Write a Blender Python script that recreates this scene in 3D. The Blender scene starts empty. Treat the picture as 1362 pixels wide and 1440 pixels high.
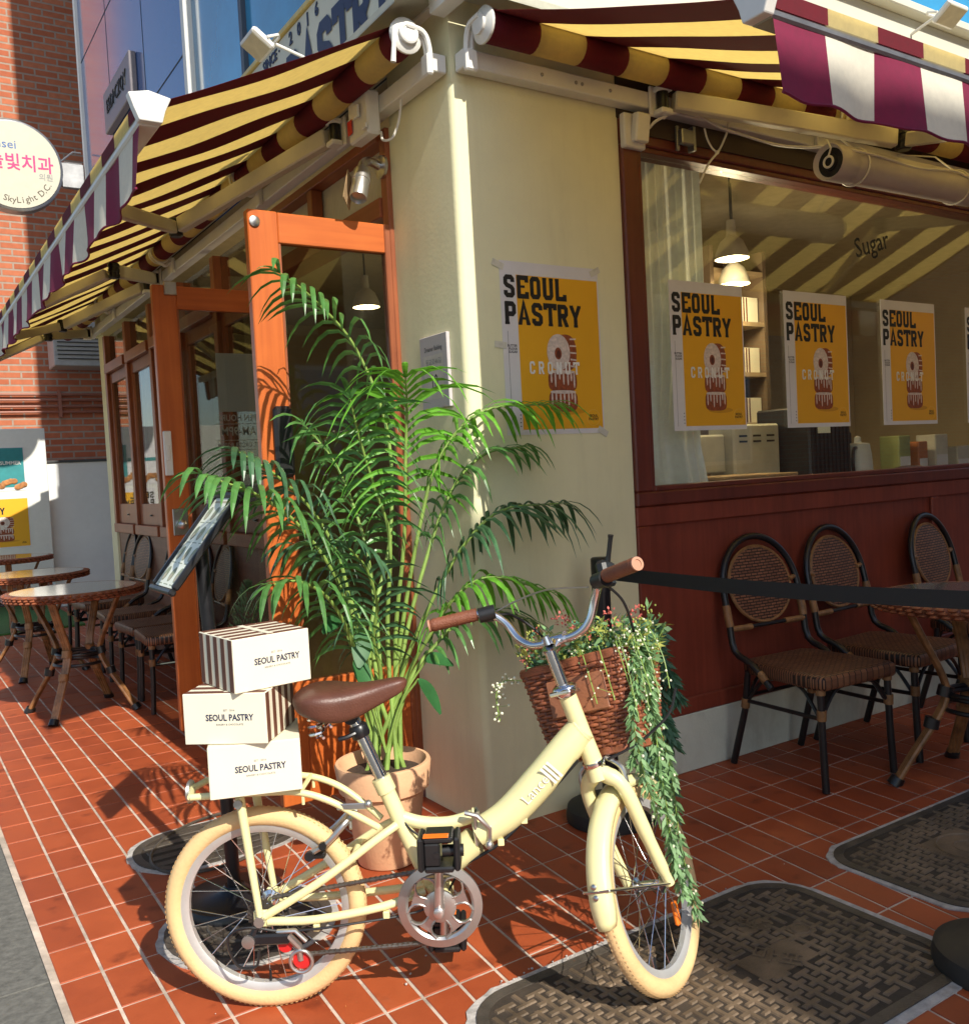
import bpy, math, random
from mathutils import Vector, Matrix
random.seed(7)
R_ = math.radians
scene = bpy.context.scene
COL = scene.collection

# ------------------------------------------------------------------ camera
FPX, PW, PH = 1305.0, 1362.0, 1440.0
YAW, PITCH, ROLL = R_(33.1), R_(2.52), R_(3.03)
CAM = Vector((-1.794, -2.823, 1.32))
_f = Vector((math.sin(YAW)*math.cos(PITCH), math.cos(YAW)*math.cos(PITCH), -math.sin(PITCH)))
_r0 = Vector((math.cos(YAW), -math.sin(YAW), 0)); _d0 = _f.cross(_r0)
_r = math.cos(ROLL)*_r0 + math.sin(ROLL)*_d0
_d = -math.sin(ROLL)*_r0 + math.cos(ROLL)*_d0
cd = bpy.data.cameras.new('camera'); cam = bpy.data.objects.new('camera', cd); COL.objects.link(cam)
cam.matrix_world = Matrix(((_r.x, -_d.x, -_f.x, CAM.x), (_r.y, -_d.y, -_f.y, CAM.y), (_r.z, -_d.z, -_f.z, CAM.z), (0, 0, 0, 1)))
cd.sensor_fit = 'HORIZONTAL'; cd.sensor_width = 36.0; cd.lens = FPX/PW*36.0
cd.clip_start = 0.05; cd.clip_end = 3000
scene.camera = cam
# ------------------------------------------------------------------ world, sun, exposure
SUN_EL = R_(40.0)
world = bpy.data.worlds.new("World"); scene.world = world; world.use_nodes = True
_nt = world.node_tree; _bg = _nt.nodes['Background']
_sky = _nt.nodes.new('ShaderNodeTexSky'); _sky.sky_type = 'NISHITA'; _sky.sun_disc = False
_sky.sun_elevation = SUN_EL; _sky.sun_rotation = R_(180.0)
_nt.links.new(_sky.outputs[0], _bg.inputs[0]); _bg.inputs[1].default_value = 0.11
ld = bpy.data.lights.new('sun', 'SUN'); ld.energy = 4.4; ld.angle = R_(0.5); ld.color = (1.0, 0.94, 0.83)
sun = bpy.data.objects.new('sun', ld); COL.objects.link(sun); sun.location = (0, -6, 9)
sun.rotation_euler = Vector((0.0, math.cos(SUN_EL), -math.sin(SUN_EL))).to_track_quat('-Z', 'Y').to_euler()
scene.view_settings.view_transform = 'Standard'; scene.view_settings.look = 'None'
scene.view_settings.exposure = 0.52; scene.view_settings.gamma = 1.0
scene.render.engine = 'CYCLES'

# ------------------------------------------------------------------ photo measurements -> metres
def ray(x, y):
    return _r*((x-PW/2)/FPX) + _d*((y-PH/2)/FPX) + _f
def W(x, y, ax, v):                       # point on the plane axis = v
    d = ray(x, y); return CAM + d*((v-CAM[ax])/d[ax])

# ------------------------------------------------------------------ materials
MATS = {}
def mat(name, rgb, rough=.6, metal=0., var=.12, scale=14., bump=0., bscale=None, coat=0., spec=.5, trans=0., wear=None, emit=None):
    if name in MATS: return MATS[name]
    m = bpy.data.materials.new(name); m.use_nodes = True; nt = m.node_tree; b = nt.nodes['Principled BSDF']
    tc = nt.nodes.new('ShaderNodeTexCoord')
    nz = nt.nodes.new('ShaderNodeTexNoise'); nz.inputs['Scale'].default_value = scale; nz.inputs['Detail'].default_value = 6; nz.inputs['Roughness'].default_value = .65
    nt.links.new(tc.outputs['Object'], nz.inputs['Vector'])
    cr = nt.nodes.new('ShaderNodeValToRGB'); e = cr.color_ramp.elements
    e[0].position = .3; e[1].position = .7
    e[0].color = (*[max(0, c*(1-var)) for c in rgb], 1); e[1].color = (*[min(1, c*(1+var)) for c in rgb], 1)
    if wear:
        k = cr.color_ramp.elements.new(.78); k.color = (*wear, 1)
    nt.links.new(nz.outputs['Fac'], cr.inputs[0]); nt.links.new(cr.outputs[0], b.inputs['Base Color'])
    b.inputs['Metallic'].default_value = metal; b.inputs['Specular IOR Level'].default_value = spec
    mr = nt.nodes.new('ShaderNodeMapRange'); mr.inputs['To Min'].default_value = max(.03, rough-.1*min(1, rough*2)); mr.inputs['To Max'].default_value = min(1, rough+.1)
    nt.links.new(nz.outputs['Fac'], mr.inputs[0]); nt.links.new(mr.outputs[0], b.inputs['Roughness'])
    if coat: b.inputs['Coat Weight'].default_value = coat; b.inputs['Coat Roughness'].default_value = .12
    if bump:
        n2 = nt.nodes.new('ShaderNodeTexNoise'); n2.inputs['Scale'].default_value = bscale or scale*6; n2.inputs['Detail'].default_value = 4
        nt.links.new(tc.outputs['Object'], n2.inputs['Vector'])
        bp = nt.nodes.new('ShaderNodeBump'); bp.inputs['Strength'].default_value = bump; bp.inputs['Distance'].default_value = .004
        nt.links.new(n2.outputs['Fac'], bp.inputs['Height']); nt.links.new(bp.outputs[0], b.inputs['Normal'])
    if emit:
        b.inputs['Emission Color'].default_value = (*emit[0], 1); b.inputs['Emission Strength'].default_value = emit[1]
    if trans:
        tr = nt.nodes.new('ShaderNodeBsdfTranslucent'); nt.links.new(cr.outputs[0], tr.inputs[0])
        mx = nt.nodes.new('ShaderNodeMixShader'); mx.inputs[0].default_value = trans
        nt.links.new(b.outputs[0], mx.inputs[1]); nt.links.new(tr.outputs[0], mx.inputs[2])
        nt.links.new(mx.outputs[0], nt.nodes['Material Output'].inputs[0])
    MATS[name] = m; return m
def glass_mat(name, tint=(.97, .985, .975), rough=0.0, ior=1.5):
    m = bpy.data.materials.new(name); m.use_nodes = True; nt = m.node_tree; nt.nodes.remove(nt.nodes['Principled BSDF'])
    t = nt.nodes.new('ShaderNodeBsdfTransparent'); t.inputs[0].default_value = (*tint, 1)
    g = nt.nodes.new('ShaderNodeBsdfGlossy'); g.inputs['Roughness'].default_value = rough
    fr = nt.nodes.new('ShaderNodeFresnel')      # a pane has two faces: the same reflection on the way in and out
    ge = nt.nodes.new('ShaderNodeNewGeometry'); mr = nt.nodes.new('ShaderNodeMapRange')
    mr.inputs['To Min'].default_value = ior; mr.inputs['To Max'].default_value = 1/ior
    nt.links.new(ge.outputs['Backfacing'], mr.inputs[0]); nt.links.new(mr.outputs[0], fr.inputs[0])
    mx = nt.nodes.new('ShaderNodeMixShader')
    nt.links.new(fr.outputs[0], mx.inputs[0]); nt.links.new(t.outputs[0], mx.inputs[1]); nt.links.new(g.outputs[0], mx.inputs[2])
    nt.links.new(mx.outputs[0], nt.nodes['Material Output'].inputs[0]); MATS[name] = m; return m
def brick_mat(name, c1, c2, mortar, bw, bh, ms=.012, axes='XZ', bump=.6, rough=.85, offset=.5, smooth=.1, var=True):
    m = bpy.data.materials.new(name); m.use_nodes = True; nt = m.node_tree; b = nt.nodes['Principled BSDF']
    tc = nt.nodes.new('ShaderNodeTexCoord'); sx = nt.nodes.new('ShaderNodeSeparateXYZ'); cx = nt.nodes.new('ShaderNodeCombineXYZ')
    nt.links.new(tc.outputs['Object'], sx.inputs[0])
    nt.links.new(sx.outputs[axes[0]], cx.inputs[0]); nt.links.new(sx.outputs[axes[1]], cx.inputs[1])
    br = nt.nodes.new('ShaderNodeTexBrick'); br.inputs['Scale'].default_value = 1; br.offset = offset
    br.inputs['Brick Width'].default_value = bw; br.inputs['Row Height'].default_value = bh; br.inputs['Mortar Size'].default_value = ms; br.inputs['Mortar Smooth'].default_value = smooth
    br.inputs['Color1'].default_value = (*c1, 1); br.inputs['Color2'].default_value = (*c2, 1); br.inputs['Mortar'].default_value = (*mortar, 1)
    nt.links.new(cx.outputs[0], br.inputs['Vector'])
    nz = nt.nodes.new('ShaderNodeTexNoise'); nz.inputs['Scale'].default_value = 30/max(bw*4, .3)*.5; nz.inputs['Detail'].default_value = 5
    nt.links.new(tc.outputs['Object'], nz.inputs['Vector'])
    mp = nt.nodes.new('ShaderNodeMapRange'); mp.inputs['To Min'].default_value = .72; mp.inputs['To Max'].default_value = 1.25
    nt.links.new(nz.outputs['Fac'], mp.inputs[0])
    mu = nt.nodes.new('ShaderNodeVectorMath'); mu.operation = 'MULTIPLY'
    nt.links.new(br.outputs['Color'], mu.inputs[0]); nt.links.new(mp.outputs[0], mu.inputs[1]); nt.links.new(mu.outputs[0], b.inputs['Base Color'])
    b.inputs['Roughness'].default_value = rough
    inv = nt.nodes.new('ShaderNodeMath'); inv.operation = 'SUBTRACT'; inv.inputs[0].default_value = 1; nt.links.new(br.outputs['Fac'], inv.inputs[1])
    bp = nt.nodes.new('ShaderNodeBump'); bp.inputs['Strength'].default_value = bump; bp.inputs['Distance'].default_value = min(.012, bh*.2)
    nt.links.new(inv.outputs[0], bp.inputs['Height']); nt.links.new(bp.outputs[0], b.inputs['Normal'])
    MATS[name] = m; return m
def wood_mat(name, c1, c2, axis='Z', rough=.45, sc=1.0):
    m = bpy.data.materials.new(name); m.use_nodes = True; nt = m.node_tree; b = nt.nodes['Principled BSDF']
    tc = nt.nodes.new('ShaderNodeTexCoord'); mp = nt.nodes.new('ShaderNodeMapping')
    s = {'X': (2, 40, 40), 'Y': (40, 2, 40), 'Z': (40, 40, 2)}[axis]
    mp.inputs['Scale'].default_value = tuple(v*sc for v in s)
    nt.links.new(tc.outputs['Object'], mp.inputs[0])
    nz = nt.nodes.new('ShaderNodeTexNoise'); nz.inputs['Scale'].default_value = 1; nz.inputs['Detail'].default_value = 7; nz.inputs['Distortion'].default_value = .6
    nt.links.new(mp.outputs[0], nz.inputs['Vector'])
    n2 = nt.nodes.new('ShaderNodeTexNoise'); n2.inputs['Scale'].default_value = 5; n2.inputs['Detail'].default_value = 5
    nt.links.new(tc.outputs['Object'], n2.inputs['Vector'])
    ad = nt.nodes.new('ShaderNodeMath'); ad.operation = 'MULTIPLY_ADD'; ad.inputs[1].default_value = .45; nt.links.new(n2.outputs['Fac'], ad.inputs[0])
    ml = nt.nodes.new('ShaderNodeMath'); ml.operation = 'MULTIPLY'; ml.inputs[1].default_value = .55; nt.links.new(nz.outputs['Fac'], ml.inputs[0]); nt.links.new(ml.outputs[0], ad.inputs[2])
    cr = nt.nodes.new('ShaderNodeValToRGB'); e = cr.color_ramp.elements; e[0].position = .32; e[1].position = .68; e[0].color = (*c1, 1); e[1].color = (*c2, 1)
    nt.links.new(ad.outputs[0], cr.inputs[0]); nt.links.new(cr.outputs[0], b.inputs['Base Color']); b.inputs['Roughness'].default_value = rough
    bp = nt.nodes.new('ShaderNodeBump'); bp.inputs['Strength'].default_value = .12; bp.inputs['Distance'].default_value = .002
    nt.links.new(nz.outputs['Fac'], bp.inputs['Height']); nt.links.new(bp.outputs[0], b.inputs['Normal'])
    MATS[name] = m; return m

CREAM_WALL = mat('cream_wall_paint', (.78, .74, .47), .75, var=.05, scale=3, bump=.15, bscale=60)
def streaks(m, amount=.16, sc=(9,9,.55), lo=.52, hi=.72):      # rain streaks and scuffs in the paint
    nt = m.node_tree; b = nt.nodes['Principled BSDF']; src = b.inputs['Base Color'].links[0].from_socket
    tc = nt.nodes.new('ShaderNodeTexCoord'); mp = nt.nodes.new('ShaderNodeMapping'); mp.inputs['Scale'].default_value = sc; nt.links.new(tc.outputs['Object'], mp.inputs[0])
    nz = nt.nodes.new('ShaderNodeTexNoise'); nz.inputs['Scale'].default_value = 1; nz.inputs['Detail'].default_value = 8; nz.inputs['Roughness'].default_value = .65; nt.links.new(mp.outputs[0], nz.inputs['Vector'])
    cr = nt.nodes.new('ShaderNodeValToRGB'); cr.color_ramp.elements[0].position = lo; cr.color_ramp.elements[1].position = hi
    cr.color_ramp.elements[0].color = (1,1,1,1); cr.color_ramp.elements[1].color = (1-amount,1-amount*1.1,1-amount*1.25,1); nt.links.new(nz.outputs['Fac'], cr.inputs[0])
    mx = nt.nodes.new('ShaderNodeMix'); mx.data_type = 'RGBA'; mx.blend_type = 'MULTIPLY'; mx.inputs[0].default_value = 1
    nt.links.new(src, mx.inputs[6]); nt.links.new(cr.outputs[0], mx.inputs[7]); nt.links.new(mx.outputs[2], b.inputs['Base Color'])
streaks(CREAM_WALL, .09, (7,7,.8), .5, .75)
BASE_WALL = mat('pale_base_paint', (.58, .60, .50), .8, var=.1, scale=5, bump=.2, bscale=80)
PANEL = wood_mat('maroon_panel_paint', (.165, .028, .013), (.245, .046, .022), 'Z', .5)
streaks(PANEL, .35, (5,5,1.4), .50, .75); streaks(BASE_WALL, .3, (6,6,3), .5, .75)
WINFRAME = wood_mat('dark_red_frame', (.10, .018, .010), (.16, .03, .016), 'Z', .45)
DOORWOOD = wood_mat('orange_door_wood', (.40, .084, .015), (.56, .140, .027), 'Z', .38)
DOORWOODX = wood_mat('orange_door_wood_rail', (.40, .084, .015), (.56, .140, .027), 'X', .38)
SHOPWOOD = wood_mat('storefront_wood', (.20, .052, .018), (.33, .095, .032), 'Z', .45)
SHOPWOODY = wood_mat('storefront_wood_rail', (.20, .052, .018), (.33, .095, .032), 'Y', .45)
BROWNPANEL = wood_mat('storefront_panel', (.15, .06, .032), (.25, .105, .06), 'Y', .5)
FASCIA = mat('fascia_cream', (.60, .59, .48), .6, var=.04, scale=3)
NAVY = mat('navy_letters', (.012, .018, .06), .45)
BLACKINK = mat('black_ink', (.008, .008, .010), .6)
WHITEINK = mat('white_ink', (.80, .78, .72), .6)
GREYINK = mat('grey_ink', (.25, .25, .25), .6)
YELLOWINK = mat('yellow_poster_ink', (.80, .40, .012), .5, var=.05, scale=2)
PAPER = mat('poster_paper', (.70, .68, .68), .6, var=.03)
WHITEPAINT = mat('white_metal_paint', (.74, .73, .68), .45, var=.04, bump=.05)
WHITEPLASTIC = mat('white_plastic', (.70, .68, .62), .4, var=.05)
GREYMETAL = mat('grey_metal', (.35, .35, .35), .35, metal=.8)
STEEL = mat('brushed_steel', (.55, .55, .55), .28, metal=1.)
CHROME = mat('chrome', (.72, .72, .74), .10, metal=1., var=.05)
ALU = mat('dull_aluminium', (.50, .49, .47), .32, metal=.9, var=.08)
RIMALU = mat('rim_aluminium', (.60, .59, .57), .42, metal=.55, var=.06)
BLACKPLASTIC = mat('black_plastic', (.012, .012, .013), .38, var=.2, bump=.08)
BLACKMETAL = mat('black_powder_coat', (.010, .010, .012), .33, var=.3)
RUBBER = mat('black_rubber', (.015, .015, .015), .6)
ARMPAINT = mat('awning_arm_paint', (.60, .55, .42), .5, var=.05)
MAROONCLOTH = mat('maroon_awning_cloth', (.16, .008, .018), .85, var=.12, scale=40, bump=.15, bscale=500, trans=.30)
CREAMCLOTH = mat('cream_awning_cloth', (.90, .76, .39), .85, var=.06, scale=40, bump=.15, bscale=500, trans=.70)
MAROONVAL = mat('maroon_valance_cloth', (.20, .012, .050), .85, var=.12, scale=40, bump=.15, bscale=500, trans=.15)
CREAMVAL = mat('cream_valance_cloth', (.74, .70, .58), .85, var=.06, scale=40, bump=.15, bscale=500, trans=.2)
GLASS = glass_mat('window_glass')
DARKGLASS = glass_mat('shop_side_glass', (.70, .72, .70))
BIKEPAINT = mat('pale_yellow_bike_paint', (.78, .72, .37), .28, var=.06, scale=6, coat=.5)
TIRE = mat('cream_tyre', (.72, .49, .235), .7, var=.10, scale=10, bump=.3, bscale=120)
LEATHER = mat('brown_leather', (.10, .036, .022), .42, var=.25, scale=9, bump=.25, bscale=220)
GRIP = mat('brown_grip', (.19, .062, .03), .55, var=.2, bump=.6, bscale=260)
WICKER = mat('wicker_strand', (.25, .080, .036), .45, var=.45, scale=26, bump=.2)
WICKERDK = mat('wicker_stake', (.13, .035, .016), .5, var=.4, scale=26)
TERRACOTTA = mat('pale_terracotta', (.70, .40, .22), .8, var=.10, scale=7, bump=.25, bscale=90, wear=(.74, .50, .32))
SOIL = mat('potting_soil', (.05, .03, .018), .95, var=.4, scale=50, bump=.9)
STEM = mat('palm_stem', (.22, .34, .07), .5, var=.25, scale=16)
LEAFA = mat('palm_leaf_shaded', (.055, .14, .06), .34, var=.5, scale=9, trans=.22)  # shade put into the leaf colour, for the fronds that look dark
LEAFB = mat('palm_leaf_lit', (.15, .42, .04), .36, var=.45, scale=9, trans=.35)  # same leaf with sunlight painted into its green, for the sunlit fronds
LEAFC = mat('palm_leaf_mid', (.095, .25, .06), .34, var=.5, scale=9, trans=.3)
ROUNDLEAF = mat('round_leaf', (.03, .13, .035), .5, var=.3, scale=8, trans=.2)
VINE = mat('vine_leaf', (.20, .36, .15), .55, var=.3, scale=20, trans=.25)
VINEDK = mat('vine_leaf_dark', (.07, .18, .10), .55, var=.3, scale=20, trans=.2)
BEAD = mat('cream_beads', (.75, .74, .55), .5, var=.1)
PINK = mat('pink_blossom', (.62, .14, .11), .6, var=.3, scale=60, trans=.2)
YGREEN = mat('yellow_green_sprig', (.42, .45, .10), .6, var=.3, scale=60, trans=.25)
BOXCARD = mat('cream_box_card', (.76, .71, .55), .6, var=.025, scale=8)
BOXBROWN = mat('brown_box_stripe', (.13, .045, .025), .6, var=.08)
RATTANTUBE = mat('black_rattan_tube', (.013, .012, .012), .30, var=.3)
TANWRAP = mat('tan_rattan_wrap', (.26, .125, .045), .5, var=.4, scale=30, bump=.4)
BAMBOO = mat('bamboo_tube', (.24, .11, .04), .35, var=.55, scale=16)
WEAVE = brick_mat('rattan_weave', (.17, .065, .030), (.27, .115, .052), (.022, .009, .005), .034, .0125, .0028, 'XY', 1.0, .5, .5, .3)
WEAVEXZ = brick_mat('rattan_weave_back', (.19, .072, .034), (.30, .125, .06), (.022, .009, .005), .034, .0125, .0028, 'XZ', 1.0, .5, .5, .3)
IRON = mat('cast_iron', (.085, .070, .055), .55, metal=.25, var=.45, scale=9, bump=.5, bscale=140)
IRONDK = mat('cast_iron_recess', (.042, .030, .020), .8, var=.4, scale=20, bump=.5)
IRONTOP = mat('worn_cast_iron', (.150, .105, .066), .55, metal=.15, var=.65, scale=5, bump=.5, bscale=160)
CEMENT = mat('cement_rim', (.42, .39, .36), .9, var=.35, scale=22, bump=.8, bscale=70)
GROUT = mat('tile_grout', (.50, .41, .33), .9, var=.45, scale=7, bump=.4)
STONE = mat('grey_paving_stone', (.125, .122, .108), .85, var=.35, scale=38, bump=.5, bscale=90)
GRASSM = mat('artificial_turf', (.05, .14, .03), .9, var=.4, scale=120, bump=1.0, bscale=300)
BRICK = brick_mat('red_brick', (.40, .105, .045), (.50, .16, .075), (.36, .27, .21), .27, .084, .011, 'XZ', .6)
BRICKY = brick_mat('red_brick_side', (.38, .12, .055), (.48, .18, .09), (.40, .30, .24), .22, .072, .010, 'YZ', .6)
GRANITE = mat('polished_blue_granite', (.045, .13, .36), .12, var=.2, scale=240, coat=.5)
BLUEGLASS = mat('blue_curtain_glass', (.02, .24, .46), .06, metal=.0, var=.5, scale=.8, coat=1.)
WALLWHITE = mat('white_wall_paint', (.74, .75, .74), .85, var=.06, scale=3, bump=.1)
INTWALL = mat('interior_plaster', (.46, .37, .21), .85, var=.1, scale=2)
INTDARK = mat('interior_dark', (.12, .08, .045), .8, var=.2, scale=3)
CURTAIN = mat('sheer_curtain', (.84, .88, .84), .85, var=.06, scale=30, trans=.35)
LAMPLIT = mat('lit_lamp', (1, .9, .6), .5, emit=((1., .86, .36), 2.2))
MIRROR = mat('table_glass', (.20, .25, .24), .05, metal=.0, var=.1, coat=1., spec=1.)
TEAL = mat('teal_ink', (.03, .24, .25), .6)
MAGENTA = mat('magenta_ink', (.62, .02, .16), .5)
BLUEINK = mat('blue_ink', (.04, .12, .35), .5)
REDPLASTIC = mat('red_plastic', (.55, .02, .02), .35)
AMBER = mat('amber_reflector', (.75, .16, .01), .25)
DONUT = mat('donut_print', (.27, .062, .020), .6, var=.5, scale=70)
GLAZE = mat('glaze_print', (.66, .55, .48), .6, var=.25, scale=90)
SCREEN = mat('menu_sheet', (.78, .80, .66), .35, var=.1, scale=10)
KRAFT = mat('kraft_board', (.30, .20, .10), .8, var=.2)
RIBBED = mat('ribbed_white_film', (.58, .53, .53), .35, var=.05, trans=.2)

# ------------------------------------------------------------------ mesh builder
ORG = {}
class MB:
    def __init__(s): s.v = []; s.f = []; s.mi = []; s.mats = []; s.T = Matrix.Identity(4); s.cur = None
    def use(s, m):
        if m not in s.mats: s.mats.append(m)
        s.cur = s.mats.index(m); return s
    def add(s, vs, fs):
        o = len(s.v); T = s.T
        s.v += [T @ Vector(p) for p in vs]
        s.f += [tuple(i+o for i in f) for f in fs]; s.mi += [s.cur or 0]*len(fs)
        return s
    def poly(s, pts): return s.add(pts, [tuple(range(len(pts)))])
    def box(s, a, b, ch=0.):
        x0, y0, z0 = [min(p, q) for p, q in zip(a, b)]; x1, y1, z1 = [max(p, q) for p, q in zip(a, b)]
        if not ch:
            return s.add([(x0,y0,z0),(x1,y0,z0),(x1,y1,z0),(x0,y1,z0),(x0,y0,z1),(x1,y0,z1),(x1,y1,z1),(x0,y1,z1)],
                         [(0,3,2,1),(4,5,6,7),(0,1,5,4),(1,2,6,5),(2,3,7,6),(3,0,4,7)])
        c = min(ch, (x1-x0)*.45, (y1-y0)*.45, (z1-z0)*.45); vs = []; ix = {}
        for i, X in enumerate((x0, x1)):
            for j, Y in enumerate((y0, y1)):
                for k, Z in enumerate((z0, z1)):
                    sx, sy, sz = (1-2*i)*c, (1-2*j)*c, (1-2*k)*c
                    ix[i,j,k] = len(vs); vs += [(X, Y+sy, Z+sz), (X+sx, Y, Z+sz), (X+sx, Y+sy, Z)]
        fs = []
        for i in (0, 1):
            q = [ix[i,0,0], ix[i,1,0], ix[i,1,1], ix[i,0,1]]; fs.append(tuple(q if i else q[::-1]))
            q = [ix[0,i,0]+1, ix[1,i,0]+1, ix[1,i,1]+1, ix[0,i,1]+1]; fs.append(tuple(q[::-1] if i else q))
            q = [ix[0,0,i]+2, ix[1,0,i]+2, ix[1,1,i]+2, ix[0,1,i]+2]; fs.append(tuple(q if i else q[::-1]))
        for i in (0, 1):
            for j in (0, 1):
                q = (ix[i,j,0], ix[i,j,0]+1, ix[i,j,1]+1, ix[i,j,1]); fs.append(q if i != j else q[::-1])
                q = (ix[i,0,j], ix[i,0,j]+2, ix[i,1,j]+2, ix[i,1,j]); fs.append(q[::-1] if i != j else q)
                q = (ix[0,i,j]+1, ix[0,i,j]+2, ix[1,i,j]+2, ix[1,i,j]+1); fs.append(q if i != j else q[::-1])
        for (i,j,k), n in ix.items():
            q = (n, n+1, n+2); fs.append(q if (i+j+k) % 2 else q[::-1])
        return s.add(vs, fs)
    def tube(s, pts, r, n=8, cap=True, closed=False):
        pts = [Vector(p) for p in pts]; N = len(pts)
        rs = r if isinstance(r, (list, tuple)) else [r]*N
        tg = []
        for i in range(N):
            a = pts[(i-1) % N] if (closed or i > 0) else pts[i]; b = pts[(i+1) % N] if (closed or i < N-1) else pts[i]
            t = b-a; tg.append(t.normalized() if t.length > 1e-9 else Vector((0,0,1)))
        u = tg[0].orthogonal().normalized(); vs = []; fs = []
        for i in range(N):
            u = u - tg[i]*u.dot(tg[i]); u = u.normalized() if u.length > 1e-6 else tg[i].orthogonal().normalized()
            w = tg[i].cross(u)
            for k in range(n):
                a = 2*math.pi*k/n; vs.append(pts[i] + (u*math.cos(a)+w*math.sin(a))*rs[i])
        M = N if closed else N-1
        for i in range(M):
            j = (i+1) % N
            for k in range(n):
                l = (k+1) % n; fs.append((i*n+k, i*n+l, j*n+l, j*n+k))
        if cap and not closed: fs += [tuple(range(n))[::-1], tuple((N-1)*n+k for k in range(n))]
        return s.add(vs, fs)
    def lathe(s, prof, c=(0,0,0), ax=(0,0,1), n=32, sx=1., sy=1.):
        ax = Vector(ax).normalized(); u = ax.orthogonal().normalized() if abs(ax.z) < .999 else Vector((1,0,0)); w = ax.cross(u); c = Vector(c)
        vs = []; fs = []
        for r, h in prof:
            for k in range(n):
                a = 2*math.pi*k/n; vs.append(c + ax*h + u*(r*math.cos(a)*sx) + w*(r*math.sin(a)*sy))
        for i in range(len(prof)-1):
            for k in range(n):
                l = (k+1) % n; fs.append((i*n+k, i*n+l, (i+1)*n+l, (i+1)*n+k))
        if prof[0][0] > 1e-6: fs.append(tuple(range(n))[::-1])
        if prof[-1][0] > 1e-6: fs.append(tuple((len(prof)-1)*n+k for k in range(n)))
        return s.add(vs, fs)
    def prism(s, poly, z0, z1, F=None):           # 2-D outline extruded between two heights of frame F
        n = len(poly); vs = [(x, y, z0) for x, y in poly] + [(x, y, z1) for x, y in poly]
        if F is not None: vs = [F @ Vector(p) for p in vs]
        return s.add(vs, [tuple(range(n))[::-1], tuple(range(n, 2*n))] + [(i, (i+1) % n, n+(i+1) % n, n+i) for i in range(n)])
    def torus(s, c, ax, Rm, rm, n=48, m=10, sx=1., sy=1.):
        ax = Vector(ax).normalized(); u = ax.orthogonal().normalized(); w = ax.cross(u); c = Vector(c)
        return s.tube([c+u*(Rm*sx*math.cos(2*math.pi*i/n))+w*(Rm*sy*math.sin(2*math.pi*i/n)) for i in range(n)], rm, m, closed=True)
    def sphere(s, c, r, n=8, m=6, sc=(1,1,1)):
        c = Vector(c); vs = [c+Vector((0,0,r*sc[2]))]; fs = []
        for i in range(1, m):
            t = math.pi*i/m
            for k in range(n):
                a = 2*math.pi*k/n; vs.append(c+Vector((r*sc[0]*math.sin(t)*math.cos(a), r*sc[1]*math.sin(t)*math.sin(a), r*sc[2]*math.cos(t))))
        vs.append(c-Vector((0,0,r*sc[2])))
        for k in range(n): fs.append((0, 1+k, 1+(k+1) % n))
        for i in range(m-2):
            for k in range(n): fs.append((1+i*n+k, 1+(i+1)*n+k, 1+(i+1)*n+(k+1) % n, 1+i*n+(k+1) % n))
        L = len(vs)-1
        for k in range(n): fs.append((L, L-n+(k+1) % n, L-n+k))
        return s.add(vs, fs)
    def build(s, name, m=None, parent=None, smooth=40, bevel=0.):
        me = bpy.data.meshes.new(name); off = ORG.get(parent, Vector((0,0,0)))
        me.from_pydata([tuple(p-off) for p in s.v], [], s.f)
        ms = s.mats if s.mats else [m]
        for q in ms: me.materials.append(q)
        if len(ms) > 1: me.polygons.foreach_set('material_index', s.mi)
        if smooth:
            me.polygons.foreach_set('use_smooth', [True]*len(me.polygons))
            try: me.set_sharp_from_angle(angle=R_(smooth))
            except Exception: pass
        me.update()
        o = bpy.data.objects.new(name, me); COL.objects.link(o)
        if parent is not None: o.parent = parent
        ORG[o] = off
        if bevel:
            b = o.modifiers.new('bevel', 'BEVEL'); b.width = bevel; b.segments = 2; b.limit_method = 'ANGLE'; b.angle_limit = R_(40)
        return o
def tag(o, label=None, cat=None, group=None, kind=None):
    if label: o['label'] = label
    if cat: o['category'] = cat
    if group: o['group'] = group
    if kind: o['kind'] = kind
    return o
def thing(name, loc, label, cat, group=None, rz=0.):
    o = bpy.data.objects.new(name, None); COL.objects.link(o); o.location = loc; o.rotation_euler.z = rz; o.empty_display_size = .1
    ORG[o] = Vector((0,0,0)) if rz or loc == (0,0,0) else Vector(loc)
    return tag(o, label, cat, group)
def local_thing(name, loc, rz, label, cat, group=None):      # parts given in the thing's own axes
    o = thing(name, loc, label, cat, group, rz); ORG[o] = Vector((0,0,0)); return o
def kids(o): return [c for c in bpy.data.objects if c.parent == o]
def copy_tree(o, parent=None):
    c = o.copy(); COL.objects.link(c); ORG[c] = ORG[o]
    if parent is not None: c.parent = parent
    for ch in kids(o): copy_tree(ch, c)
    return c
def frame(o, x, y):                        # 2-D drawing frame at o with axes x, y (z = outward)
    x = Vector(x).normalized(); y = Vector(y); y = (y-x*y.dot(x)).normalized(); z = x.cross(y); o = Vector(o)
    return Matrix(((x.x,y.x,z.x,o.x),(x.y,y.y,z.y,o.y),(x.z,y.z,z.z,o.z),(0,0,0,1)))
def spline(pts, n=6):                      # Catmull-Rom through points
    P = [Vector(p) for p in pts]; P = [P[0]*2-P[1]] + P + [P[-1]*2-P[-2]]; out = []
    for i in range(1, len(P)-2):
        for k in range(n):
            t = k/n; a, b, c, d = P[i-1], P[i], P[i+1], P[i+2]
            out.append(.5*((2*b)+(c-a)*t+(2*a-5*b+4*c-d)*t*t+(3*b-a-3*c+d)*t**3))
    out.append(P[-2]); return out
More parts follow.
